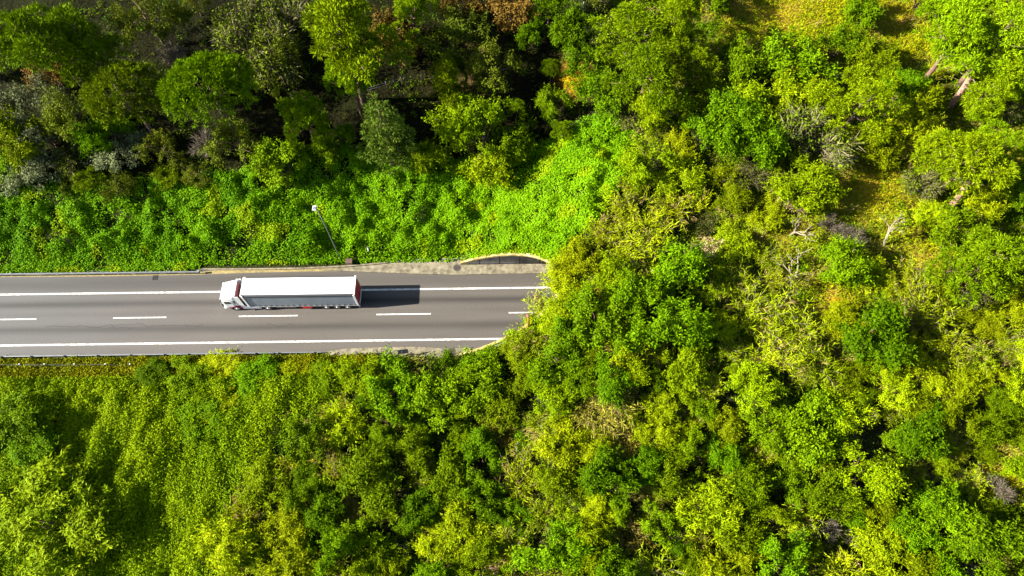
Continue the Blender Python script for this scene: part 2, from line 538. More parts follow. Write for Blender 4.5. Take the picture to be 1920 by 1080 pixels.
def plant(kind, px, py, dia, label=None, group=None, variant=None, rz=None, squash=1.0):
    name, cat, vs = KINDS[kind]
    v = vs[rng0.randrange(len(vs)) if variant is None else variant]
    sc = 1.0
    for _ in range(3):
        x, y, z, zm = spot(px, py, v['up'] * sc * squash)
        dep = -(np.array([x, y, zm]) - np.array(CAM)) @ ROT[:, 2]
        sc = dia / 2 / (FPX / dep) / v['r']
    o = empty(name, (x, y, z), rng0.uniform(0, 6.283) if rz is None else rz)
    o.scale = (sc * rng0.uniform(.85, 1.2), sc * rng0.uniform(.85, 1.2), sc * squash)
    tag(o, label, cat, group)
    for pn, me in v['parts']:
        if pn in _seen.setdefault(id(v), {}):
            c = _seen[id(v)][pn].copy()
            COL.objects.link(c)
            c.parent = o
        else:
            _seen[id(v)][pn] = link(pn, me, o)
    PLANTED.append((px, py, dia / 2))
    return o


# ------------------------------------------------------------------ ground
def axis(lo, hi, step, far):
    a = list(np.arange(lo, hi + step / 2, step))
    out = [hi + step * 1.6 ** k for k in range(1, 20) if hi + step * 1.6 ** k < far]
    inn = [lo - step * 1.6 ** k for k in range(1, 20) if lo - step * 1.6 ** k > -far]
    return np.array(inn[::-1] + a + out)


def build_ground():
    xs, ys = axis(-90, 90, 0.6, 900), axis(-42, 72, 0.6, 900)
    X, Y = np.meshgrid(xs, ys, indexing='ij')
    Z = terrain(X, Y)
    nx, ny = X.shape
    idx = np.arange(nx * ny).reshape(nx, ny)
    Fq = np.stack([idx[:-1, :-1], idx[1:, :-1], idx[1:, 1:], idx[:-1, 1:]], -1).reshape(-1, 4)
    zf, xf, yf = Z.ravel()[Fq], X.ravel()[Fq].mean(1), Y.ravel()[Fq].mean(1)
    cut = (zf.max(1) - zf.min(1) > 0.75) & (np.abs(yf - TUN_Y) < TUN_R + .7) & (xf > TUN_X - 1.5) & (xf < TUN_X + 13.5)
    Fq = Fq[~cut]
    me = poly_mesh('ground', np.stack([X, Y, Z], -1).reshape(-1, 3).tolist(), Fq.tolist(), None, True)
    px, py = proj(X, Y, Z)
    n1 = fbm(X, Y, 6, 21)[..., None]
    colr = np.array([0.016, 0.016, 0.006]) * (0.6 + n1) + np.array([0.012, 0.022, 0.002]) * noise(X, Y, 3, 5)[..., None]
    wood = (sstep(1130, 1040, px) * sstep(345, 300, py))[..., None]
    colr = colr * (1 - .75 * wood * np.array([.9, .95, 1.0]))  # soil colour darkened under the wood, painting in shade between the trees
    yel = (sstep(1240, 1420, px) * sstep(760, 600, py))[..., None] * (0.35 + 0.65 * sstep(.4, .65, fbm(X, Y, 8, 8)))[..., None]
    colr = colr * (1 - yel) + yel * np.array([0.13, 0.12, 0.008])
    for (sx, sy, r, cc) in ((1695, 32, 26, (.5, .26, .07)), (1565, 562, 24, (.5, .27, .06)), (1740, 486, 24, (.5, .27, .06)), (1410, 14, 34, (.42, .24, .05)), (1640, 62, 22, (.4, .24, .09)), (1480, 20, 40, (.33, .2, .03)),
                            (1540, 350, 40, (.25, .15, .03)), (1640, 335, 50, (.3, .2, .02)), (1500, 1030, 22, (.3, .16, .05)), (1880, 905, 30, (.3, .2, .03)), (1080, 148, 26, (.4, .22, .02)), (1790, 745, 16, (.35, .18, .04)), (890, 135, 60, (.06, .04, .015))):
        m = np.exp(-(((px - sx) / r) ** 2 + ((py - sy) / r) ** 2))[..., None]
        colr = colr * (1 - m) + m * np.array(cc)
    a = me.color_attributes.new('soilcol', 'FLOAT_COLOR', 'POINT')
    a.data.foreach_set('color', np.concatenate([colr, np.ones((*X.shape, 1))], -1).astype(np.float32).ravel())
    m, t, N, L, b = new_mat('soil')
    at = N.new('ShaderNodeAttribute')
    at.attribute_name = 'soilcol'
    tc = N.new('ShaderNodeTexCoord')
    n = N.new('ShaderNodeTexNoise')
    n.inputs['Scale'].default_value = 2.5
    n.inputs['Detail'].default_value = 8
    L.new(tc.outputs['Object'], n.inputs['Vector'])
    mr = N.new('ShaderNodeMapRange')
    mr.inputs['From Min'].default_value, mr.inputs['From Max'].default_value = .3, .7
    mr.inputs['To Min'].default_value, mr.inputs['To Max'].default_value = .45, 1.5
    L.new(n.outputs['Fac'], mr.inputs['Value'])
    mx = N.new('ShaderNodeVectorMath')
    mx.operation = 'SCALE'
    L.new(at.outputs['Color'], mx.inputs[0])
    L.new(mr.outputs[0], mx.inputs['Scale'])
    L.new(mx.outputs[0], b.inputs['Base Color'])
    b.inputs['Roughness'].default_value = 0.95
    b.inputs['Specular IOR Level'].default_value = 0.05
    bp = N.new('ShaderNodeBump')
    bp.inputs['Distance'].default_value = 0.25
    L.new(n.outputs['Fac'], bp.inputs['Height'])
    L.new(bp.outputs[0], b.inputs['Normal'])
    me.materials.append(m)
    tag(link('ground', me), kind='structure')


build_ground()


# ------------------------------------------------------------------ road, pavements, markings
def asphalt():
    m, t, N, L, b = new_mat('asphalt')
    g = N.new('ShaderNodeNewGeometry')
    sp = N.new('ShaderNodeSeparateXYZ')
    L.new(g.outputs['Position'], sp.inputs[0])

    def mth(op, a, b_=None, c=None):
        n = N.new('ShaderNodeMath')
        n.operation = op
        for i, v in enumerate((a, b_, c)):
            if v is None:
                continue
            if isinstance(v, (int, float)):
                n.inputs[i].default_value = v
            else:
                L.new(v, n.inputs[i])
        return n.outputs[0]

    def tex(scale, sx, detail=4):
        mp = N.new('ShaderNodeMapping')
        mp.inputs['Scale'].default_value = (sx, 1, 1)
        L.new(g.outputs['Position'], mp.inputs['Vector'])
        n = N.new('ShaderNodeTexNoise')
        n.inputs['Scale'].default_value = scale
        n.inputs['Detail'].default_value = detail
        L.new(mp.outputs[0], n.inputs['Vector'])
        return n.outputs['Fac']

    def bump(y0, sig, amp):
        d = mth('DIVIDE', mth('SUBTRACT', sp.outputs['Y'], y0), sig)
        return mth('MULTIPLY', mth('POWER', 2.718, mth('MULTIPLY', mth('MULTIPLY', d, d), -1)), amp)
    streak = tex(0.9, 0.03)
    dark = mth('ADD', mth('ADD', bump(1.95, .48, .58), bump(-1.45, .52, .52)), mth('ADD', bump(0.55, .35, .10), mth('MULTIPLY', bump(4.9, 1.1, .52), mth('ADD', .45, mth('MULTIPLY', mth('LESS_THAN', sp.outputs['X'], -20.0), .5)))))
    dark = mth('MULTIPLY', dark, mth('ADD', 0.45, mth('MULTIPLY', streak, 1.1)))
    fine = mth('ADD', 0.74, mth('MULTIPLY', tex(7, .6, 10), 0.52))
    big = mth('ADD', 0.74, mth('MULTIPLY', tex(0.7, 0.10, 6), 0.52))
    val = mth('MULTIPLY', mth('MULTIPLY', mth('SUBTRACT', 1.0, dark), fine), big)
    # hairline cracks
    vor = N.new('ShaderNodeTexVoronoi')
    vor.feature = 'DISTANCE_TO_EDGE'
    vor.inputs['Scale'].default_value = .16
    mp = N.new('ShaderNodeMapping')
    mp.inputs['Scale'].default_value = (.5, 2.2, 1)
    dn = N.new('ShaderNodeTexNoise')
    dn.inputs['Scale'].default_value = .8
    dn.inputs['Detail'].default_value = 6
    L.new(g.outputs['Position'], dn.inputs['Vector'])
    add = N.new('ShaderNodeMixRGB')
    add.blend_type = 'ADD'
    add.inputs[0].default_value = 1.6
    L.new(g.outputs['Position'], add.inputs[1])
    L.new(dn.outputs['Color'], add.inputs[2])
    L.new(add.outputs[0], mp.inputs['Vector'])
    L.new(mp.outputs[0], vor.inputs['Vector'])
    cr = mth('MULTIPLY', mth('MULTIPLY', mth('LESS_THAN', vor.outputs['Distance'], .0035), mth('LESS_THAN', mth('ABSOLUTE', mth('ADD', sp.outputs['Y'], .9)), .5)), .4)
    
    rp = N.new('ShaderNodeValToRGB')            # greyer old surface to the west, browner to the east
    rp.color_ramp.elements[0].color = (.074, .0755, .079, 1)
    rp.color_ramp.elements[1].color = (.076, .067, .059, 1)
    xr = mth('MULTIPLY_ADD', sp.outputs['X'], 1 / 40, 1.55)
    L.new(mth('ADD', xr, mth('MULTIPLY', tex(.3, 1), .4)), rp.inputs['Fac'])
    sc = N.new('ShaderNodeVectorMath')
    sc.operation = 'SCALE'
    L.new(rp.outputs[0], sc.inputs[0])
    L.new(val, sc.inputs['Scale'])
    L.new(sc.outputs[0], b.inputs['Base Color'])
    b.inputs['Roughness'].default_value = 0.85
    return m


def sheet(name, pts, z, mat, kind='structure', thick=0.0):
    """A flat polygon laid at height z; with a real kerb step if thick."""
    V = [(p[0], p[1], z) for p in pts]
    n = len(V)
    Fc = [tuple(range(n))]
    if thick:
        V += [(p[0], p[1], z - thick) for p in pts]
        Fc += [(i, i + n, (i + 1) % n + n, (i + 1) % n) for i in range(n)]
    me = poly_mesh(name, V, Fc, mat)
    bm = bmesh.new()
    bm.from_mesh(me)
    bmesh.ops.recalc_face_normals(bm, faces=bm.faces)
    if bm.faces[:][0].normal.z < 0:
        bmesh.ops.reverse_faces(bm, faces=bm.faces)
    bmesh.ops.triangulate(bm, faces=[f for f in bm.faces if len(f.verts) > 4])
    bm.to_mesh(me)
    bm.free()
    return tag(link(name, me), kind=kind)


def mottled(name, c0, c1, scale=1.2, c2=None):
    m, t, N, L, b = new_mat(name)
    g = N.new('ShaderNodeNewGeometry')
    n = N.new('ShaderNodeTexNoise')
    n.inputs['Scale'].default_value = scale
    n.inputs['Detail'].default_value = 9
    n.inputs['Roughness'].default_value = .65
    L.new(g.outputs['Position'], n.inputs['Vector'])
    r = N.new('ShaderNodeValToRGB')
    r.color_ramp.elements[0].position, r.color_ramp.elements[1].position = .36, .64
    r.color_ramp.elements[0].color, r.color_ramp.elements[1].color = (*c0, 1), (*c1, 1)
    if c2:
        e = r.color_ramp.elements.new(.5)
        e.color = (*c2, 1)
    L.new(n.outputs['Fac'], r.inputs['Fac'])
    L.new(r.outputs[0], b.inputs['Base Color'])
    b.inputs['Roughness'].default_value = .9
    bp = N.new('ShaderNodeBump')
    bp.inputs['Distance'].default_value = .04
    L.new(n.outputs['Fac'], bp.inputs['Height'])
    L.new(bp.outputs[0], b.inputs['Normal'])
    return m


def px_pts(*pts):
    return [tuple(pix(a, b)[:2]) for a, b in pts]


M_ASPH = asphalt()
M_CONC = mottled('weathered_concrete', (.08, .07, .045), (.23, .205, .145), 1.6, (.16, .14, .09))
M_SAND = mottled('sandy_gutter', (.14, .11, .04), (.27, .21, .085), 2.0)
M_LINE = mottled('road_paint', (.24, .23, .21), (.70, .69, .65), 2.5, (.55, .54, .51))
sheet('road', [(-130, -4.86), (60, -4.86), (60, 6.75), (-130, 6.75)], 0.0, M_ASPH)
for i, (a, c, yy) in enumerate(((-130, 60, 3.46), (-130, 60, -3.37))):
    sheet('edge_line', [(a, yy - .115), (c, yy - .115), (c, yy + .115), (a, yy + .115)], 0.008, M_LINE)
for a, c in ((-81, -74.5), (-65, -58.4), (-49, -42.5), (-33.6, -26.4), (-16.7, -10), (-0.4, 6.3), (15.8, 22.5)):
    sheet('lane_dash', [(a, -.02), (c, -.02), (c, .14), (a, .14)], 0.008, M_LINE)
sheet('verge', px_pts((-300, 524), (0, 519.5), (200, 518), (370, 515), (480, 511), (640, 508), (700, 506), (640, 500), (420, 505), (372, 510), (0, 515), (-300, 519)), 0.004, M_SAND)
sheet('pavement', px_pts((600, 506.5), (700, 511), (790, 514.5), (868, 516)) + [(-5.0, 5.42), (45, 5.42), (45, 6.78), (-6.5, 6.78)] + px_pts((868, 489), (800, 490), (745, 493), (690, 499), (640, 503)), 0.13, M_CONC, thick=.16)
sheet('pavement', px_pts((606, 661), (650, 654), (720, 651.5), (790, 651)) + [(-8.5, -4.55), (45, -4.55), (45, -5.18), (-7.8, -5.2)] + px_pts((872, 664), (835, 670), (720, 669), (606, 667.5)), 0.10, M_CONC, thick=.14)
sheet('gutter', px_pts((370, 507.0), (480, 506.5), (560, 505.3), (640, 502.0), (700, 497), (745, 491.3), (800, 488.3), (868, 487), (868, 484.5), (800, 486), (745, 488.6), (700, 494.2), (640, 498.8), (560, 502.6), (480, 503.8), (370, 504)), 0.16, M_CONC, thick=.3)


def crack(x0, x1, y0, seed, amp=.14):
    r_ = random.Random(seed)
    x, y, top, bot = x0, y0, [], []
    while x < x1:
        wd = .012 + .022 * r_.random()
        top.append((x, y + wd, .004))
        bot.append((x, y - wd, .004))
        x += r_.uniform(.12, .45)
        y += r_.gauss(0, amp * .55) - (y - y0) * .12
    n = len(top)
    tag(link('road_crack', poly_mesh('road_crack', top + bot, [(i, n + i, n + i + 1, i + 1) for i in range(n - 1)], plain('crack_dirt', (.022, .02, .018), .95))), kind='structure')


crack(-57, -37.5, -.95, 3)
crack(-49.5, -46, -1.35, 8, .3)
crack(-30, -26.5, -1.1, 11, .25)

# ------------------------------------------------------------------ solid-shape helpers
def bm_box(bm, x0, x1, y0, y1, z0, z1, bev=0.0):
    r = bmesh.ops.create_cube(bm, size=1)
    vs = r['verts']
    for v in vs:
        v.co = ((x0 + x1) / 2 + v.co.x * (x1 - x0), (y0 + y1) / 2 + v.co.y * (y1 - y0), (z0 + z1) / 2 + v.co.z * (z1 - z0))
    if bev:
        es = list({e for v in vs for e in v.link_edges})
        bmesh.ops.bevel(bm, geom=es, offset=bev, segments=2, affect='EDGES', profile=.5)


def bm_cyl(bm, c, axis_, r, h, seg=20, r2=None, bev=0.0):
    r_ = bmesh.ops.create_cone(bm, cap_ends=True, segments=seg, radius1=r, radius2=r if r2 is None else r2, depth=h)
    for v in r_['verts']:
        x, y, z = v.co
        v.co = Vector(c) + (Vector((x, z, y)) if axis_ == 'y' else Vector((z, y, x)) if axis_ == 'x' else Vector((x, y, z)))


def fin(name, bm, mat, parent=None, smooth=False):
    bmesh.ops.recalc_face_normals(bm, faces=bm.faces)
    me = bpy.data.meshes.new(name)
    bm.to_mesh(me)
    bm.free()
    me.materials.append(mat)
    if smooth:
        me.polygons.foreach_set('use_smooth', [abs(p.normal.y) < .9 for p in me.polygons])
    return link(name, me, parent)


def box_part(name, mat, parent, dims, bev=0.01):
    bm = bmesh.new()
    for d in (dims if isinstance(dims[0], (tuple, list)) else [dims]):
        bm_box(bm, *d, bev)
    return fin(name, bm, mat, parent)


def bar_part(name, mat, parent, pts, radii, sides=8):
    V, Fc = [], []
    tube(V, Fc, pts, radii, sides)
    return link(name, poly_mesh(name, V, Fc, mat, True), parent)


# ------------------------------------------------------------------ tunnel
def build_tunnel():
    t = empty('tunnel', (TUN_X, TUN_Y, 0))
    tag(t, 'road tunnel with a slanted concrete mouth under the overgrown hill', 'tunnel')
    m, tr, N, L, b = new_mat('tunnel_panels')
    g = N.new('ShaderNodeNewGeometry')
    sp = N.new('ShaderNodeSeparateXYZ')
    L.new(g.outputs['Position'], sp.inputs[0])
    f = N.new('ShaderNodeMath')
    f.operation = 'MULTIPLY_ADD'
    f.inputs[1].default_value, f.inputs[2].default_value = 1 / 2.55, 3.6
    L.new(sp.outputs['X'], f.inputs[0])
    fr = N.new('ShaderNodeMath')
    fr.operation = 'FRACT'
    L.new(f.outputs[0], fr.inputs[0])
    lt = N.new('ShaderNodeMath')
    lt.operation = 'LESS_THAN'
    lt.inputs[1].default_value = .05
    L.new(fr.outputs[0], lt.inputs[0])
    n = N.new('ShaderNodeTexNoise')
    n.inputs['Scale'].default_value = .9
    n.inputs['Detail'].default_value = 8
    mp = N.new('ShaderNodeMapping')
    mp.inputs['Scale'].default_value = (1, 1, .5)
    L.new(g.outputs['Position'], mp.inputs['Vector'])
    L.new(mp.outputs[0], n.inputs['Vector'])
    r = N.new('ShaderNodeValToRGB')
    r.color_ramp.elements[0].position, r.color_ramp.elements[1].position = .35, .65
    r.color_ramp.elements[0].color, r.color_ramp.elements[1].color = (.10, .095, .095, 1), (.26, .25, .25, 1)
    L.new(n.outputs['Fac'], r.inputs['Fac'])
    mx = N.new('ShaderNodeMixRGB')
    mx.inputs[2].default_value = (.02, .02, .02, 1)
    L.new(lt.outputs[0], mx.inputs[0])
    L.new(r.outputs[0], mx.inputs[1])
    L.new(mx.outputs[0], b.inputs['Base Color'])
    b.inputs['Roughness'].default_value = .85
    na = 40

    def ring(R, H, x_of):
        return [(x_of(H * math.sin(math.pi * k / na)), R * math.cos(math.pi * k / na), H * math.sin(math.pi * k / na)) for k in range(na + 1)]
    V, Fc = [], []
    mouth = lambda h: h / TUN_T
    rings = [ring(TUN_R, TUN_H, mouth), ring(TUN_R, TUN_H, lambda h: 50), ring(TUN_R + .45, TUN_H + .45, lambda h: 50), ring(TUN_R + .45, TUN_H + .45, mouth)]
    for q in rings:
        V += q
    for a, c in ((0, 1), (1, 2), (2, 3), (3, 0)):
        for k in range(na):
            Fc.append((a * (na + 1) + k, a * (na + 1) + k + 1, c * (na + 1) + k + 1, c * (na + 1) + k))
    o = link('lining', poly_mesh('lining', V, Fc, m), t)
    V, Fc = [], []
    wth, nrm = .30, Vector((-TUN_T, 0, 1)).normalized()
    prof = [(0, .0), (0, .30), (wth, .30), (wth, -.25)]
    for k in range(na + 1):
        an = math.pi * k / na
        for (d, up) in prof:
            h, yy = (TUN_H + d) * math.sin(an), (TUN_R + d) * math.cos(an)
            p = Vector((h / TUN_T, yy, h)) + nrm * up
            V.append((p.x - .02, p.y, max(p.z, -.02)))
    for k in range(na):
        for q in range(3):
            Fc.append((k * 4 + q, (k + 1) * 4 + q, (k + 1) * 4 + q + 1, k * 4 + q + 1))
    link('portal_rim', poly_mesh('portal_rim', V, Fc, mottled('pale_concrete', (.10, .075, .02), (.36, .30, .15), 1.6, (.26, .19, .06))), t)


build_tunnel()


# ------------------------------------------------------------------ lorry
def build_lorry():
    T = empty('lorry', (-27.0, 2.13, 0))
    tag(T, 'white articulated lorry with grey curtain sides driving away from the tunnel', 'lorry')
    white = plain('white_paint', (.80, .80, .79), .3, coat=.3, vary=.03)
    roofm = plain('white_tarpaulin', (.82, .82, .81), .55, vary=.04, scale=.8)
    curtain = plain('grey_curtain', (.19, .22, .255), .5, vary=.06, scale=.7)
    dark = plain('dark_metal', (.03, .032, .036), .5)
    black = plain('rubber', (.018, .018, .019), .8)
    red = plain('red_paint', (.52, .004, .008), .5, vary=.05)
    darkred = plain('dull_red_panel', (.30, .10, .11), .5)
    steel = plain('bare_steel', (.5, .5, .5), .35, metal=.8)
    grey = plain('grey_plastic', (.12, .13, .14), .5)
    glass = plain('dark_glass', (.015, .02, .025), .06, vary=.02)
    B = lambda name, mat, d, bev=.015, parent=T: box_part(name, mat, parent, d, bev)
    X0, X1, W2 = -5.15, 8.3, 1.275        # trailer front, rear, half width (local)
    # trailer body
    B('trailer_roof', roofm, (X0 + .1, X1 - .06, -W2 + .20, W2 - .14, 3.90, 4.0), .03)
    for s in (-1, 1):
        B('roof_rail', dark, (X0 + .45, X1 - .25, s * W2 - .11 - .075 * s, s * W2 + .11 - .075 * s, 3.66, 3.96), .02)
        # curtain with shallow vertical ripples
        V, Fc = [], []
        nx, nz = 140, 6
        for i in range(nx + 1):
            for j in range(nz + 1):
                x = X0 + .28 + (X1 - X0 - .5) * i / nx
                z = 1.16 + 2.62 * j / nz
                bul = math.sin(math.pi * j / nz) * .012 * (1 + .5 * math.sin(x * 1.3) + .3 * math.sin(x * 3.1 + 1))
                V.append((x, s * (W2 - .03 + bul), z))
        for i in range(nx):
            for j in range(nz):
                q = i * (nz + 1) + j
                Fc.append((q, q + nz + 1, q + nz + 2, q + 1) if s < 0 else (q, q + 1, q + nz + 2, q + nz + 1))
        k = len(V)
        V += [(v[0], v[1] - s * .03, v[2]) for v in V]
        Fc += [tuple(reversed([i + k for i in f])) for f in Fc]
        link('side_curtain', poly_mesh('side_curtain', V, Fc, curtain, True), T)
        B('side_rail', steel, (X0 + .1, X1 - .05, s * W2 - .05, s * W2 + .02, 1.02, 1.15), .012)
        for i in range(19):
            x = X0 + .6 + i * .69
            B('buckle', dark, (x, x + .11, s * (W2 + .0) - .035, s * (W2 + .0) + .045, 1.10, 1.34), .01)
        for x in (X0 + .04, X1 - .18):
            B('corner_post', white, (x, x + .2, s * W2 - .06, s * W2 + .035, 1.05, 3.99), .02)
    B('bulkhead', white, (X0 - .06, X0 + .06, -W2 + .03, W2 - .03, 1.05, 4.02), .03)
    B('trailer_floor', dark, (X0, X1 - .1, -W2 + .06, W2 - .06, 1.0, 1.14))
    for s in (-1, 1):
        d = B('rear_door', red, (X1 - .05, X1 + .03, min(.01 * s, s * (W2 - .05)), max(.01 * s, s * (W2 - .05)), 1.16, 3.86), .012)
        for y in (.35, .85):
            B('lock_bar', steel, (X1 + .035, X1 + .075, s * y - .02, s * y + .02, 1.1, 3.85), .008, d)
        B('tail_lamp', plain('lamp_red', (.5, .02, .02), .3), (X1 + .03, X1 + .08, s * 1.08 - .16, s * 1.08 + .16, .82, .98), .012)
        B('rear_post', white, (X1 - .02, X1 + .05, s * W2 - .055 - .02 * s, s * W2 + .055 - .02 * s, .95, 3.88), .012)
    B('rear_header', white, (X1 - .06, X1 + .05, -W2 + .02, W2 - .02, 3.88, 4.0), .02)
    B('rear_bumper', white, (X1 - .06, X1 + .05, -W2 + .02, W2 - .02, .5, .66), .02)
    # underbody
    for s in (-1, 1):
        B('chassis_beam', dark, (X0 + .8, X1 - .15, s * .45 - .06, s * .45 + .06, .72, 1.0))
        B('side_guard', steel, [(X0 + 3.2, X0 + 5.6, s * 1.2 - .02, s * 1.2 + .02, .82, .92), (X0 + 3.2, X0 + 5.6, s * 1.2 - .02, s * 1.2 + .02, .55, .65)], .008)
        B('landing_leg', grey, (X0 + 2.55, X0 + 2.7, s * .8 - .07, s * .8 + .07, .35, 1.0))
    B('pallet_box', red, (X0 + 6.45, X0 + 7.65, -1.32, -.55, .45, 1.01), .03)
    B('pallet_box', grey, (X0 + 6.45, X0 + 7.55, .55, 1.24, .55, 1.0), .03)
    B('mudguard', black, (X1 - 5.0, X1 - .9, -1.2, 1.2, .99, 1.0), .002)

    def wheel(x, s, r=.5, wd=.36, y=1.22):
        bm = bmesh.new()
        bm_cyl(bm, (0, 0, 0), 'y', r, wd, 28)
        bmesh.ops.bevel(bm, geom=[e for e in bm.edges if all(abs(abs(v.co.y) - wd / 2) < 1e-4 for v in e.verts)], offset=.05, segments=2, affect='EDGES')
        wh = fin('wheel', bm, black, T, True)
        wh.location = (x, s * (y - wd / 2), r)
        bm = bmesh.new()
        bm_cyl(bm, (0, s * (wd / 2 + .005), 0), 'y', r * .58, .03, 24)
        bm_cyl(bm, (0, s * (wd / 2 + .05), 0), 'y', r * .22, .09, 16)
        rim = fin('rim', bm, plain('wheel_rim', (.62, .62, .62), .35, metal=.5), wh, True)
        return wh
    for x in (X1 - 4.1, X1 - 2.8, X1 - 1.5):
        for s in (-1, 1):
            wheel(x, s)
    for s in (-1, 1):
        wheel(-7.15, s, .52, .34, 1.24)
        wheel(-3.35, s, .52, .52, 1.25)

    # tractor cab: lofted rounded sections, front at the west end
    secs = [(-8.62, 1.02, .50, 1.50), (-8.56, 1.14, .42, 1.72), (-8.46, 1.20, .38, 2.0), (-8.30, 1.235, .36, 2.55), (-8.12, 1.24, .36, 2.96), (-7.90, 1.235, .36, 3.16), (-7.45, 1.23, .95, 3.34), (-6.9, 1.22, 1.0, 3.60), (-6.45, 1.22, 1.0, 3.82)]
    V, Fc = [], []
    ns = 28
    for (x, hw, zb, zt) in secs:
        rr = min(.26, (zt - zb) * .3)
        for k in range(ns):
            a = 2 * math.pi * (k + .5) / ns
            ca, sa = math.cos(a), math.sin(a)
            e = .24
            V.append((x, hw * math.copysign(abs(ca) ** e, ca), (zb + zt) / 2 + (zt - zb) / 2 * math.copysign(abs(sa) ** e, sa)))
    for i in range(len(secs) - 1):
        for k in range(ns):
            Fc.append((i * ns + k, i * ns + (k + 1) % ns, (i + 1) * ns + (k + 1) % ns, (i + 1) * ns + k))
    Fc.append(tuple(reversed(range(ns))))
    Fc.append(tuple(range((len(secs) - 1) * ns, len(secs) * ns)))
    me = poly_mesh('cab', V, Fc, white)
    bm = bmesh.new()
    bm.from_mesh(me)
    bmesh.ops.recalc_face_normals(bm, faces=bm.faces)
    bm.to_mesh(me)
    bm.free()
    me.polygons.foreach_set('use_smooth', [len(p.vertices) == 4 for p in me.polygons])
    cab = link('cab', me, T)
    # windscreen: slanted pane just proud of the loft
    sheet_v = lambda name, pts, mat, thick: (lambda me: link(name, me, cab))(poly_mesh(name, pts + [tuple(np.array(p) + np.array(thick)) for p in pts], [(0, 1, 2, 3), (7, 6, 5, 4), (0, 4, 5, 1), (1, 5, 6, 2), (2, 6, 7, 3), (3, 7, 4, 0)], mat))
    sheet_v('windscreen', [(-8.50, -1.08, 1.95), (-8.50, 1.08, 1.95), (-8.20, 1.06, 2.82), (-8.20, -1.06, 2.82)], glass, (-.05, 0, .012))
    B('sun_visor', white, (-8.36, -8.14, -1.1, 1.1, 2.93, 2.97), .015, cab)
    B('grille', grey, (-8.66, -8.60, -.8, .8, .75, 1.42), .015, cab)
    B('bumper', white, (-8.68, -8.35, -1.2, 1.2, .36, .66), .05, cab)
    for s in (-1, 1):
        ya, yb = (1.236, 1.252) if s > 0 else (-1.252, -1.236)
        d = B('door', white, (-8.12, -7.18, s * 1.243 - .009, s * 1.243 + .009, 1.05, 2.55), .008, cab)
        B('side_window', glass, (-8.08, -7.32, s * 1.2505 - .004 + (.003 * s), s * 1.2505 + .004 + (.003 * s), 1.85, 2.48), .003, cab)
        B('sleeper_window', glass, (-6.98, -6.72, s * 1.224 - .012, s * 1.224 + .012, 1.95, 2.62), .006, cab)
        mir = B('mirror', grey, (-8.34, -8.20, s * 1.46 - .11, s * 1.46 + .11, 1.75, 2.5), .04, cab)
        B('mirror_arm', dark, (-8.28, -8.24, s * 1.3 - .12, s * 1.3 + .12, 2.42, 2.47), .008, cab)
        B('headlight', plain('headlamp', (.7, .72, .74), .15), (-8.66, -8.52, s * .95 - .2, s * .95 + .2, .7, .95), .03, cab)
        B('side_extender', white, (-6.44, -5.95, s * 1.215 - .02, s * 1.215 + .02, 1.05, 3.70), .015, cab)
        B('step', grey, (-8.0, -7.65, s * 1.2 - .06, s * 1.2 + .06, .42, .95), .02, cab)
        # wheel arch in red, over the front wheel
        V, Fc = [], []
        for k in range(13):
            a = math.pi * k / 12
            for (rad, y0) in ((.585, 1.245), (.66, 1.245), (.66, .85), (.585, .85)):
                V.append((-7.15 + math.cos(a) * rad, s * (y0 + .02), .52 + math.sin(a) * rad))
        for k in range(12):
            for q in range(4):
                Fc.append((k * 4 + q, (k + 1) * 4 + q, (k + 1) * 4 + (q + 1) % 4, k * 4 + (q + 1) % 4))
        link('wheel_arch', poly_mesh('wheel_arch', V, Fc, red), T)
        B('side_skirt', white, (-6.4, -4.15, s * 1.18 - .05, s * 1.18 + .05, .36, 1.0), .03)
    B('roof_spoiler', white, (-6.46, -6.30, -1.16, 1.16, 3.76, 3.86), .03, cab)
    B('cab_rear_panel', darkred, (-6.44, -6.38, -1.0, 1.0, 1.1, 3.45), .01, cab)
    B('air_tank', darkred, (-6.30, -5.95, -.85, .85, 2.05, 2.35), .1)
    for y in (-.75, -.25, .25, .75):
        B('marker_lamp', grey, (-7.98, -7.88, y - .05, y + .05, 3.15, 3.21), .012, cab)
    bm = bmesh.new()
    bm_cyl(bm, (-7.5, -.55, 3.42), 'x', .045, .7, 12, .06)
    fin('air_horn', bm, steel, cab)
    B('tractor_frame', dark, [(-8.2, -2.6, -.46, -.36, .6, .9), (-8.2, -2.6, .36, .46, .6, .9), (-6.3, -4.4, -.34, .34, .62, .84)], .01)
    for s in (-1, 1):
        bm = bmesh.new()
        bm_cyl(bm, (-5.2, s * .85, .68), 'x', .3, 1.7, 20)
        fin('fuel_tank', bm, steel, T)
    bm = bmesh.new()
    bm_cyl(bm, (-3.8, 0, .96), 'z', .5, .1, 24)
    fin('fifth_wheel', bm, dark, T)

    for o in list(T.children):
        if o.name.split('.')[0] in ('cab', 'wheel_arch', 'side_skirt', 'air_tank', 'fuel_tank', 'tractor_frame', 'fifth_wheel') or (o.name.startswith('wheel') and o.location.x < -3):
            o.location.x += .38


build_lorry()


# ------------------------------------------------------------------ road furniture
M_GALV = plain('galvanised_steel', (.17, .185, .20), .55, metal=.3, vary=.15, scale=1.5)
M_GALVD = plain('weathered_steel', (.11, .115, .12), .6, metal=.3, vary=.2, scale=1.5)


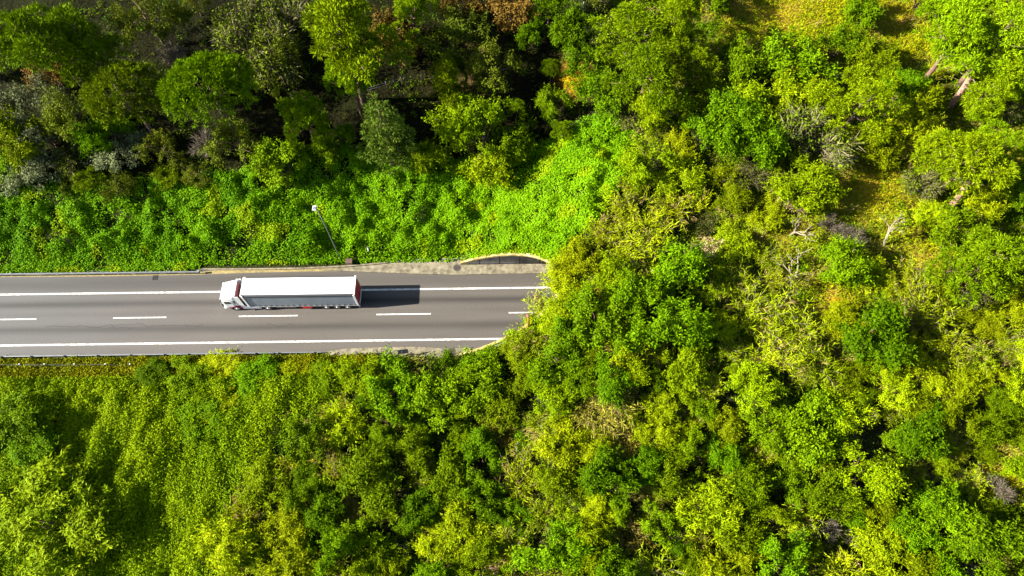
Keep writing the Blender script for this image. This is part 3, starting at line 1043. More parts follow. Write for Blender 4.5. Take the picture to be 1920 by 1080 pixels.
def guardrail(label, x0, x1, y_of, posts, h=.72, side=1, terminal=True, group=None):
    g = empty('guardrail', ((x0 + x1) / 2, y_of(.5), 0))
    tag(g, label, 'guardrail', group)
    ox, oy = g.location.x, g.location.y
    prof = [(.0, -.155), (.035, -.10), (.035, -.05), (-.02, -.01), (-.02, .01), (.035, .05), (.035, .10), (0, .155)]
    V, Fc = [], []
    n = 60
    full = prof + [(a - .02, z) for a, z in reversed(prof)]
    for i in range(n + 1):
        t = i / n
        for (a, z) in full:
            V.append((x0 + (x1 - x0) * t - ox, y_of(t) - side * a * 1.6 - oy, h - .155 + z))
    k = len(full)
    for i in range(n):
        for q in range(k):
            Fc.append((i * k + q, i * k + (q + 1) % k, (i + 1) * k + (q + 1) % k, (i + 1) * k + q))
    Fc += [tuple(range(k)), tuple(n * k + q for q in reversed(range(k)))]
    link('rail', poly_mesh('rail', V, Fc, M_GALV), g)
    for px_ in posts:
        t = (px_ - x0) / (x1 - x0)
        yy = y_of(t)
        p = box_part('post', M_GALVD, g, (px_ - .06 - ox, px_ + .06 - ox, yy + side * .09 - .07 - oy, yy + side * .09 + .07 - oy, -.3, h + .02), .01)
        box_part('spacer', M_GALVD, p, (px_ - .09 - ox, px_ + .09 - ox, yy + side * .03 - .05 - oy, yy + side * .03 + .045 - oy, h - .30, h + .015), .01)
    if terminal:
        bm = bmesh.new()
        bm_cyl(bm, (x1 + .02 - ox, y_of(1) + side * .06 - oy, h - .155), 'z', .15, .34, 16)
        fin('end_terminal', bm, M_GALV, g, False)
    return g


ya, yb = pix(0, 513.5, .7)[1], pix(370, 509, .7)[1]
xa, xb = -96.0, pix(371, 509, .7)[0]
posts_n = [pix(p, 512, .7)[0] for p in (-260, -225, -190, -155, -120, -80, -48, -8, 20, 77, 106, 134, 164, 192, 220, 250, 273, 308, 345)]
guardrail('galvanised guardrail with a rounded end on the embankment side ahead of the lorry', xa, xb, lambda t: ya + (yb - ya) * max(0, (t * (xb - xa) + xa + 64) / (xb + 64)), posts_n, side=1)
xa2, xb2 = -96.0, pix(602, 661, .7)[0]
posts_s = [pix(p, 662, .7)[0] for p in (-270, -210, -160, -105, -48, 2, 58, 120, 182, 244, 307, 352, 415, 478, 521, 588)]
guardrail('long galvanised guardrail in front of the grass below the road', xa2, xb2, lambda t: -4.98, posts_s, side=-1, terminal=False)

# street lamp
lx, ly = pix(640, 488)[:2]
lz = float(terrain(lx, ly))
lamp = empty('street_lamp', (lx, ly, lz))
tag(lamp, 'tall slim street lamp with a pale square head on the ivy slope', 'street lamp')
H_ = 11.8
bar_part('pole', M_GALV, lamp, [(0, 0, -.3), (0, 0, 4), (0, 0, 8), (0, 0, H_)], [.075, .065, .05, .04], 12)
box_part('base_plate', M_GALVD, lamp, (-.22, .22, -.22, .22, -.05, .12), .02)
bar_part('arm', M_GALV, lamp, [(0, 0, H_ - .1), (-.15, .15, H_ + .02), (-.35, .3, H_ + .05)], [.05, .045, .04])
hd = box_part('lamp_head', plain('pale_lamp_housing', (.42, .43, .45), .4), lamp, (-.62, -.14, -.05, .62, H_ + .02, H_ + .2), .05)
box_part('solar_panel', plain('lamp_glass', (.16, .17, .20), .2), hd, (-.54, -.22, .04, .42, H_ + .2, H_ + .225), .005)

# junction box beside the lamp, rusty topped
bx, by = pix(656, 494)[:2]
jb = empty('junction_box', (bx, by, float(terrain(bx, by))))
tag(jb, 'squat rust-topped junction box at the foot of the street lamp', 'utility box')
box_part('cabinet', M_CONC, jb, (-.38, .38, -.30, .30, -.2, .7), .03)
box_part('lid', plain('rusty_steel', (.075, .042, .03), .8, vary=.4), jb, (-.44, .44, -.36, .36, .7, .76), .02)


def simple_post(name, px, py, h, label, cat, mat, r=.05, lean=(0, 0), cap=None, base=None):
    x, y, z, _ = spot(px, py, 0)
    o = empty(name, (x, y, z))
    tag(o, label, cat)
    bar_part('post', mat, o, [(0, 0, -.3), (lean[0] * .5, lean[1] * .5, h * .5), (lean[0], lean[1], h)], [r, r, r * .9], 8)
    if cap:
        box_part('cap', cap, o, (lean[0] - r * 1.5, lean[0] + r * 1.5, lean[1] - r * 1.5, lean[1] + r * 1.5, h, h + .12), .02)
    return o


M_WHITE = plain('white_enamel', (.72, .73, .74), .4)
M_REDM = plain('signal_red', (.30, .085, .02), .5, vary=.35)
simple_post('marker_post', 692, 476, 1.5, 'white marker post half sunk in ivy between lamp and tunnel', 'marker post', M_WHITE, .07, (.1, .1), M_GALVD)
simple_post('marker_post', 672, 670, 1.6, 'grey metal marker post on the concrete strip below the lorry', 'marker post', M_GALV, .08, (.0, .1), M_GALVD)
# road sign seen edge-on and its dark back
sx_, sy_, sz_, _ = spot(757, 668, 0)
sg = empty('road_sign', (sx_, sy_, sz_))
tag(sg, 'small dark-backed road sign beside the lower concrete strip', 'road sign')
bar_part('post', M_GALV, sg, [(0, 0, -.3), (0, 0, 1), (0, 0, 1.5)], [.04, .04, .04], 8)
pl = box_part('panel', plain('dark_sign_back', (.03, .034, .04), .5), sg, (-.62, .62, -.28, .28, -.02, .02), .01)
pl.location = (0.1, .05, 1.45)
pl.rotation_euler = (math.radians(55), math.radians(8), .15)
# rusty red signal pole in the leaves of the mouth
rx, ry, rz_, _ = spot(990, 628, 0)
rp = empty('signal_pole', (pix(990, 628, 3.0)[0], pix(990, 628, 3.0)[1], 3.0))
tag(rp, 'rusty red pole with a small round disc leaning from the leaves at the tunnel mouth', 'pole')
rp.location.z = float(terrain(rp.location.x, rp.location.y))
bar_part('pole', M_REDM, rp, [(0, 0, -.3), (-.02, .05, 1.6), (-.05, .1, 3.6)], [.13, .12, .11], 10)
bm = bmesh.new()
bm_cyl(bm, (0, 0, 0), 'x', .22, .04, 24)
dsk = fin('disc', bm, plain('faded_red_disc', (.10, .02, .025), .5), rp)
dsk.location = (-.18, .12, 3.5)
dsk.rotation_euler = (0, math.radians(35), .4)


def manhole(px, py, z, label):
    x, y = pix(px, py, z)[:2]
    o = empty('manhole_cover', (x, y, z))
    tag(o, label, 'manhole cover')
    iron = plain('cast_iron', (.035, .026, .02), .8, vary=.3, scale=9)
    bm = bmesh.new()
    bm_cyl(bm, (0, 0, .006), 'z', .38, .02, 32)
    for a in (-.2, -.1, 0, .1, .2):
        bm_box(bm, -.26, .26, a - .02, a + .02, .016, .026)
    fin('lid', bm, iron, o)
    bm = bmesh.new()
    r1 = [bm.verts.new((math.cos(2 * math.pi * k / 32) * q, math.sin(2 * math.pi * k / 32) * q, zz)) for q, zz in ((.40, .012), (.50, .012), (.50, -.02)) for k in range(32)]
    for rr in (0, 1):
        for k in range(32):
            bm.faces.new((r1[rr * 32 + k], r1[rr * 32 + (k + 1) % 32], r1[(rr + 1) * 32 + (k + 1) % 32], r1[(rr + 1) * 32 + k]))
    fin('frame', bm, plain('iron_frame', (.06, .05, .04), .8), o)


manhole(857, 502, .13, 'round iron manhole cover on the upper pavement before the tunnel mouth')
manhole(847, 659, .10, 'round iron manhole cover on the lower pavement before the tunnel mouth')
# drain grate in the shoulder
dx, dy = pix(291, 520.5)[:2]
dg_ = empty('drain_grate', (dx, dy, 0))
tag(dg_, 'square dark drain grate in the asphalt beside the upper guardrail', 'drain grate')
bm = bmesh.new()
bm_box(bm, -.34, .34, -.34, .34, .003, .012)
fin('pit_shade', bm, plain('pit_shade_black', (.012, .012, .013), .9), dg_)  # flat near-black plate painted as the shade inside the drain
bm = bmesh.new()
for k in range(7):
    bm_box(bm, -.3 + k * .1 - .018, -.3 + k * .1 + .018, -.33, .33, .013, .03)
fin('grating', bm, plain('dark_iron', (.03, .03, .032), .8), dg_)


# wire fence below the lower guardrail, its posts tipped white
def fence(label, pts, h=1.0, cap=M_WHITE):
    x0, y0 = pts[len(pts) // 2]
    o = empty('wire_fence', (x0, y0, float(terrain(x0, y0))))
    tag(o, label, 'fence')
    tops = []
    for (x, y) in pts:
        z = float(terrain(x, y)) - o.location.z
        p = bar_part('post', M_GALVD, o, [(x - x0, y - y0, z - .3), (x - x0, y - y0, z + h * .5), (x - x0, y - y0, z + h)], [.035, .035, .035], 6)
        box_part('post_cap', cap, p, (x - x0 - .06, x - x0 + .06, y - y0 - .06, y - y0 + .06, z + h, z + h + .1), .02)
        tops.append((x - x0, y - y0, z + h))
    for dz in (-.08, -.45):
        bar_part('wire', M_GALV, o, [(a, b_, c + dz) for a, b_, c in tops], [.008] * len(tops), 4)


fence('low wire fence with white-tipped posts in the grass below the lower guardrail', [tuple(pix(p, 683, .9)[:2]) for p in (-60, -14, 37, 84, 140, 198, 244)])
fence('old wire fence on the shady forest edge above the lamp', [spot(p, q, 1.0)[:2] for p, q in ((690, 168), (724, 158), (752, 150), (790, 146))], 1.4, M_GALVD)
simple_post('thin_pole', 1092, 28, 2.2, 'thin pale pole alone in the dark forest above the tunnel', 'pole', M_GALV, .05)
simple_post('thin_pole', 1640, 312, 2.2, 'thin white pole leaning beside the grey twiggy tree', 'pole', M_WHITE, .06, (.5, .7))
# ------------------------------------------------------------------ VEGETATION


def open_ground(x, y, margin=0.0):
    """True where plants may root: off the road, off the pavements and out of the tunnel mouth."""
    corridor = (y > -5.25 - margin) & (y < np.where(x < -39.5, 6.45, 7.25) + margin) & (x < TUN_X + .3)
    inside = (np.abs(y - TUN_Y) < TUN_R + .2 + margin) & (x >= TUN_X) & ((x - TUN_X) * TUN_T < TUN_H + .1 + margin) & \
             ((x - TUN_X) * TUN_T < (TUN_H + .1 + margin) * np.sqrt(np.clip(1 - ((y - TUN_Y) / (TUN_R + .2 + margin)) ** 2, 0, 1)))
    return ~(corridor | inside)


def scatter(seed, n, x0, x1, y0, y1, prob):
    rng = np.random.default_rng(seed)
    x, y = rng.uniform(x0, x1, n), rng.uniform(y0, y1, n)
    z = terrain(x, y)
    px, py = proj(x, y, z)
    keep = (px > -60) & (px < 1980) & (py > -70) & (py < 1150) & open_ground(x, y)
    keep &= rng.uniform(0, 1, n) < prob(x, y, px, py)
    return rng, x[keep], y[keep], z[keep], px[keep], py[keep]


def ivy_mask(px, py):
    up = np.interp(px, [-60, 150, 300, 520, 640, 760, 880, 980, 1060, 1130, 1180], [350, 352, 345, 322, 285, 300, 310, 300, 250, 215, 230])
    right = np.interp(py, [200, 300, 400, 480, 560], [1200, 1175, 1130, 1060, 1040])
    return sstep(up - 14, up + 14, py) * sstep(right + 20, right - 20, px) * (py < 520)


def field_mask(px, py):
    """Tall grass below the road, in the west."""
    right = np.interp(py, [660, 720, 800, 900, 1000, 1090], [720, 660, 540, 450, 420, 390])
    return (py > 655) * sstep(right + 40, right - 60, px)


def yellow_mask(px, py, x, y):
    a = np.exp(-(((px - 1500) / 150) ** 2 + ((py - 40) / 75) ** 2))
    b = np.exp(-(((px - 1640) / 70) ** 2 + ((py - 350) / 60) ** 2))
    c = np.exp(-(((px - 1570) / 60) ** 2 + ((py - 560) / 45) ** 2)) + np.exp(-(((px - 1740) / 50) ** 2 + ((py - 480) / 50) ** 2)) + np.exp(-(((px - 1690) / 70) ** 2 + ((py - 60) / 60) ** 2))
    d = np.exp(-(((px - 1010) / 70) ** 2 + ((py - 1075) / 30) ** 2)) + np.exp(-(((px - 1880) / 40) ** 2 + ((py - 900) / 40) ** 2))
    return np.clip(1.3 * (a + b + c + d), 0, 1)


def surface_leaves(rng, x, y, thick, L, W, pal, jitter=.35, hue=None, lift=.25, spread=.7):
    """Leaves lying on the top of a lumpy green blanket of depth thick(x, y) over the terrain."""
    e = .25
    f = lambda a, b: terrain(a, b) + thick(a, b)
    z = f(x, y)
    gx, gy = (f(x + e, y) - z) / e, (f(x, y + e) - z) / e
    Nn = unit(np.stack([-np.clip(gx, -2.5, 2.5), -np.clip(gy, -2.5, 2.5), np.ones_like(x)], -1))
    P = np.stack([x, y, z], -1) + Nn * rng.uniform(-jitter, jitter * .6, (len(x), 1))
    N2 = unit(Nn + spread * unit(rng.normal(size=P.shape)))
    D = unit(np.cross(N2, rng.normal(size=P.shape)))
    D[:, 2] += lift * rng.uniform(0, 1, len(x))
    sc = rng.uniform(.6, 1.35, len(x))
    V = leaves(rng, P, unit(D), N2, L * sc, W * sc)
    u = rng.uniform(0, 1, (len(x), 1)) * .5 + .5 * (hue if hue is not None else rng.uniform(0, 1, len(x)))[:, None]
    c = np.array(pal[0]) + (np.array(pal[1]) - np.array(pal[0])) * u
    return V, c * rng.uniform(.8, 1.2, (len(x), 1))


def blades(rng, x, y, z, L, W, pal, hue, up=1.1, lean=(0.15, -.05)):
    P = np.stack([x, y, z - .03], -1)
    D = unit(rng.normal(size=P.shape) * .55 + np.array([lean[0], lean[1], up]))
    Nn = unit(rng.normal(size=P.shape) + np.array([-.5, -.3, .4]))
    sc = rng.uniform(.6, 1.3, len(x))
    V = leaves(rng, P, D, Nn, L * sc, W * sc)
    u = np.clip(rng.uniform(0, 1, len(x)) * .5 + .5 * hue, 0, 1)[:, None]
    c = np.array(pal[0]) + (np.array(pal[1]) - np.array(pal[0])) * u
    return V, c * rng.uniform(.8, 1.2, (len(x), 1))


# ---- ivy blanket on the cutting slope
def ivy_thick(x, y):
    lump = np.clip(fbm(x, y, 3.2, 31) - .30, 0, 1) * 3.4 + .75 * noise(x, y, .9, 33)
    edge = np.maximum(sstep(7.2, 9.5, y), sstep(-6, 1, x)) * np.maximum(sstep(.2, 2.2, (x - TUN_X) * TUN_T - tube_h(y)), (np.abs(y - TUN_Y) > TUN_R + 1.0) * 1.0)
    return .08 + lump * np.clip(edge, .18, 1)


rng, x, y, z, px, py = scatter(101, 900000, -72, 20, 1.0, 30, lambda x, y, px, py: ivy_mask(px, py) * (.12 + .5 * sstep(760, 960, px) + (.88 - .5 * sstep(760, 960, px)) * sstep(.30, .42, fbm(x, y, 2.6, 55))) * (.22 + .78 * sstep(.26, .46, fbm(x, y, 1.1, 57))))
hue = np.clip(fbm(x, y, 5, 41) * 1.5 - .42 + .55 * sstep(760, 1040, px), 0, 1)
V, c = surface_leaves(rng, x, y, ivy_thick, .22, .15, ((.030, .105, .001), (.150, .300, .002)), hue=hue, spread=.6)
yl = (noise(x, y, 2.2, 61) > .80)
c[yl] = c[yl] * .5 + np.array([.10, .13, .001])
tag(link('ivy', quad_mesh('ivy', V, c, M_COVER)), 'bright green ivy blanket over the cutting slope above the road', kind='stuff')

# ---- tall grass of the western field and the verges
def field_thick(x, y):
    return .1 + (2.2 * np.clip(fbm(x, y * .45, 2.0, 71) - .28, 0, 1) + .35 * noise(x, y * .6, .8, 72)) * np.where(y > -8.0, .45, 1)


rng, x, y, z, px, py = scatter(102, 620000, -75, 0, -36, -4.9, lambda x, y, px, py: field_mask(px, py) * (.45 + .55 * sstep(.22, .40, fbm(x, y * .5, 2.2, 71))))
hue = np.clip(fbm(x, y * .4, 3.2, 73) * 1.5 - .35 + .55 * np.exp(-(((px - 180) / 120) ** 2 + ((py - 790) / 130) ** 2)), 0, 1)
V, c = surface_leaves(rng, x, y, field_thick, .30, .10, ((.065, .140, .001), (.215, .295, .002)), hue=hue, spread=.8, lift=.5)
strip = (y > -7.6)
c[strip] = c[strip] * np.array([.8, .6, .8]) + np.array([.02, .012, .0])
rng, x, y, z, px, py = scatter(103, 100000, -75, 2, -7.0, 9.5, lambda x, y, px, py: ((y > 6.4) & (y < 8.8)) * .7 + ((y < -5.2) & (y > -6.6)) * .45)
V2, c2 = blades(rng, x, y, z, .38, .07, ((.060, .110, .001), (.200, .220, .004)), noise(x, y, 1.5, 75), .9)
tag(link('grass', quad_mesh('grass', np.concatenate([V, V2]), np.concatenate([c, c2]), M_COVER)), 'yellow-green tall grass in the field and verges beside the road', kind='stuff')

# ---- dry yellow grass on the open slope
rng, x, y, z, px, py = scatter(104, 900000, -2, 100, -34, 66, lambda x, y, px, py: yellow_mask(px, py, x, y) * .8)
V, c = blades(rng, x, y, z + rng.uniform(0, .3, len(x)), .48 * (.5 + fbm(x, y, 1.6, 83)), .06, ((.120, .190, .001), (.380, .345, .003)), np.clip(fbm(x, y, 3.5, 81) * 1.8 - .4, 0, 1), .7)
tag(link('dry_grass', quad_mesh('dry_grass', V, c, M_COVER)), 'dry yellow grass between the trees on the sunny slope', kind='stuff')

# ---- low scrub everywhere else
rng, x, y, z, px, py = scatter(105, 50000, -84, 86, -36, 66, lambda x, y, px, py: (1 - ivy_mask(px, py)) * (1 - .8 * field_mask(px, py)) * (1 - .75 * yellow_mask(px, py, x, y)) * np.where((py < 330) & (px < 1120), .18, 1.0) * (.30 + .70 * sstep(.36, .50, fbm(x, y, 4.2, 97))))
n = len(x)
rad = rng.uniform(.35, 1.15, n)
hh = rad * rng.uniform(.35, 1.2, n)
east_slope = sstep(1100, 1300, px) * sstep(800, 640, py)  # eastern hillside, where yellow reedy scrub grows
patch = fbm(x, y, 7, 91)
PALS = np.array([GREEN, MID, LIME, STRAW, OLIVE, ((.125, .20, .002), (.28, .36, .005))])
kindp = np.where(patch > .60, np.where(east_slope > .4, 5, 2), np.where(patch < .40, 0, 1))
kindp = np.where(rng.uniform(0, 1, n) < .03 + .04 * (px > 620), 3, kindp)
kindp = np.where((fbm(x, y, 4.0, 117) > .60) & (px > 440) & (py > 640) & (rng.uniform(0, 1, n) < .6), 3, kindp)
kindp = np.where((py < 340) & (px < 1100), np.where(rng.uniform(0, 1, n) < .6, 4, 0), kindp)
k = 34
th = rng.uniform(0, 6.283, (n, k))
uu = np.sqrt(rng.uniform(0, 1, (n, k)))
el = np.sqrt(np.clip(1 - uu ** 2, 0, 1))
dirs = np.stack([uu * np.cos(th), uu * np.sin(th), el], -1)
P = np.stack([x, y, z], -1)[:, None, :] + dirs * np.stack([rad, rad, hh], -1)[:, None, :] * rng.uniform(.7, 1.05, (n, k, 1))
O = unit(dirs).reshape(-1, 3)
P = P.reshape(-1, 3)
Nn = unit(O + .8 * unit(rng.normal(size=P.shape)))
kk = np.repeat(kindp, k)
D = unit(np.cross(Nn, rng.normal(size=P.shape)))
D[kk == 3] = unit(np.array([.9, .25, .25]) * np.sign(rng.normal(size=((kk == 3).sum(), 1))) + rng.normal(size=((kk == 3).sum(), 3)) * .35)
L = np.where(kk == 3, .80, np.where(kk == 5, .42, .23)) * rng.uniform(.7, 1.3, len(P))
W = np.where(kk == 3, .05, np.where(kk == 5, .065, .10)) * rng.uniform(.7, 1.3, len(P))
V = leaves(rng, P, D, Nn, L, W)
u = (np.repeat(rng.uniform(0, 1, n), k) * .6 + rng.uniform(0, 1, len(P)) * .4)[:, None]
c = PALS[kk, 0] + (PALS[kk, 1] - PALS[kk, 0]) * u
nr = 9000
ph = np.radians(np.concatenate([rng.uniform(8, 178, nr // 2), rng.uniform(58, 150, nr - nr // 2)]))
hang = sstep(.42, .62, noise(ph * 12, ph * 0, 1.0, 5)) * sstep(40, 75, np.degrees(ph))
off = rng.uniform(0, 1.6, nr) - hang * .75 + .22
hz = (TUN_H + off) * np.sin(ph)
P = np.stack([TUN_X + hz / TUN_T + rng.normal(size=nr) * .2, TUN_Y + (TUN_R + off) * np.cos(ph), hz + rng.uniform(.05, .75, nr)], -1)
Nn = unit(np.array([-.5, 0, .8]) + .9 * unit(rng.normal(size=P.shape)))
V = np.concatenate([V, leaves(rng, P, unit(np.cross(Nn, rng.normal(size=P.shape))), Nn, .30 * rng.uniform(.7, 1.3, nr), .14 * rng.uniform(.7, 1.3, nr))])
u = rng.uniform(0, 1, (nr, 1))
c = np.concatenate([c, np.array((.07, .14, .001)) * (1 - u) + np.array((.20, .29, .003)) * u])
tag(link('undergrowth', quad_mesh('undergrowth', V, c, M_COVER)), 'mixed low scrub growing under and between the trees', kind='stuff')

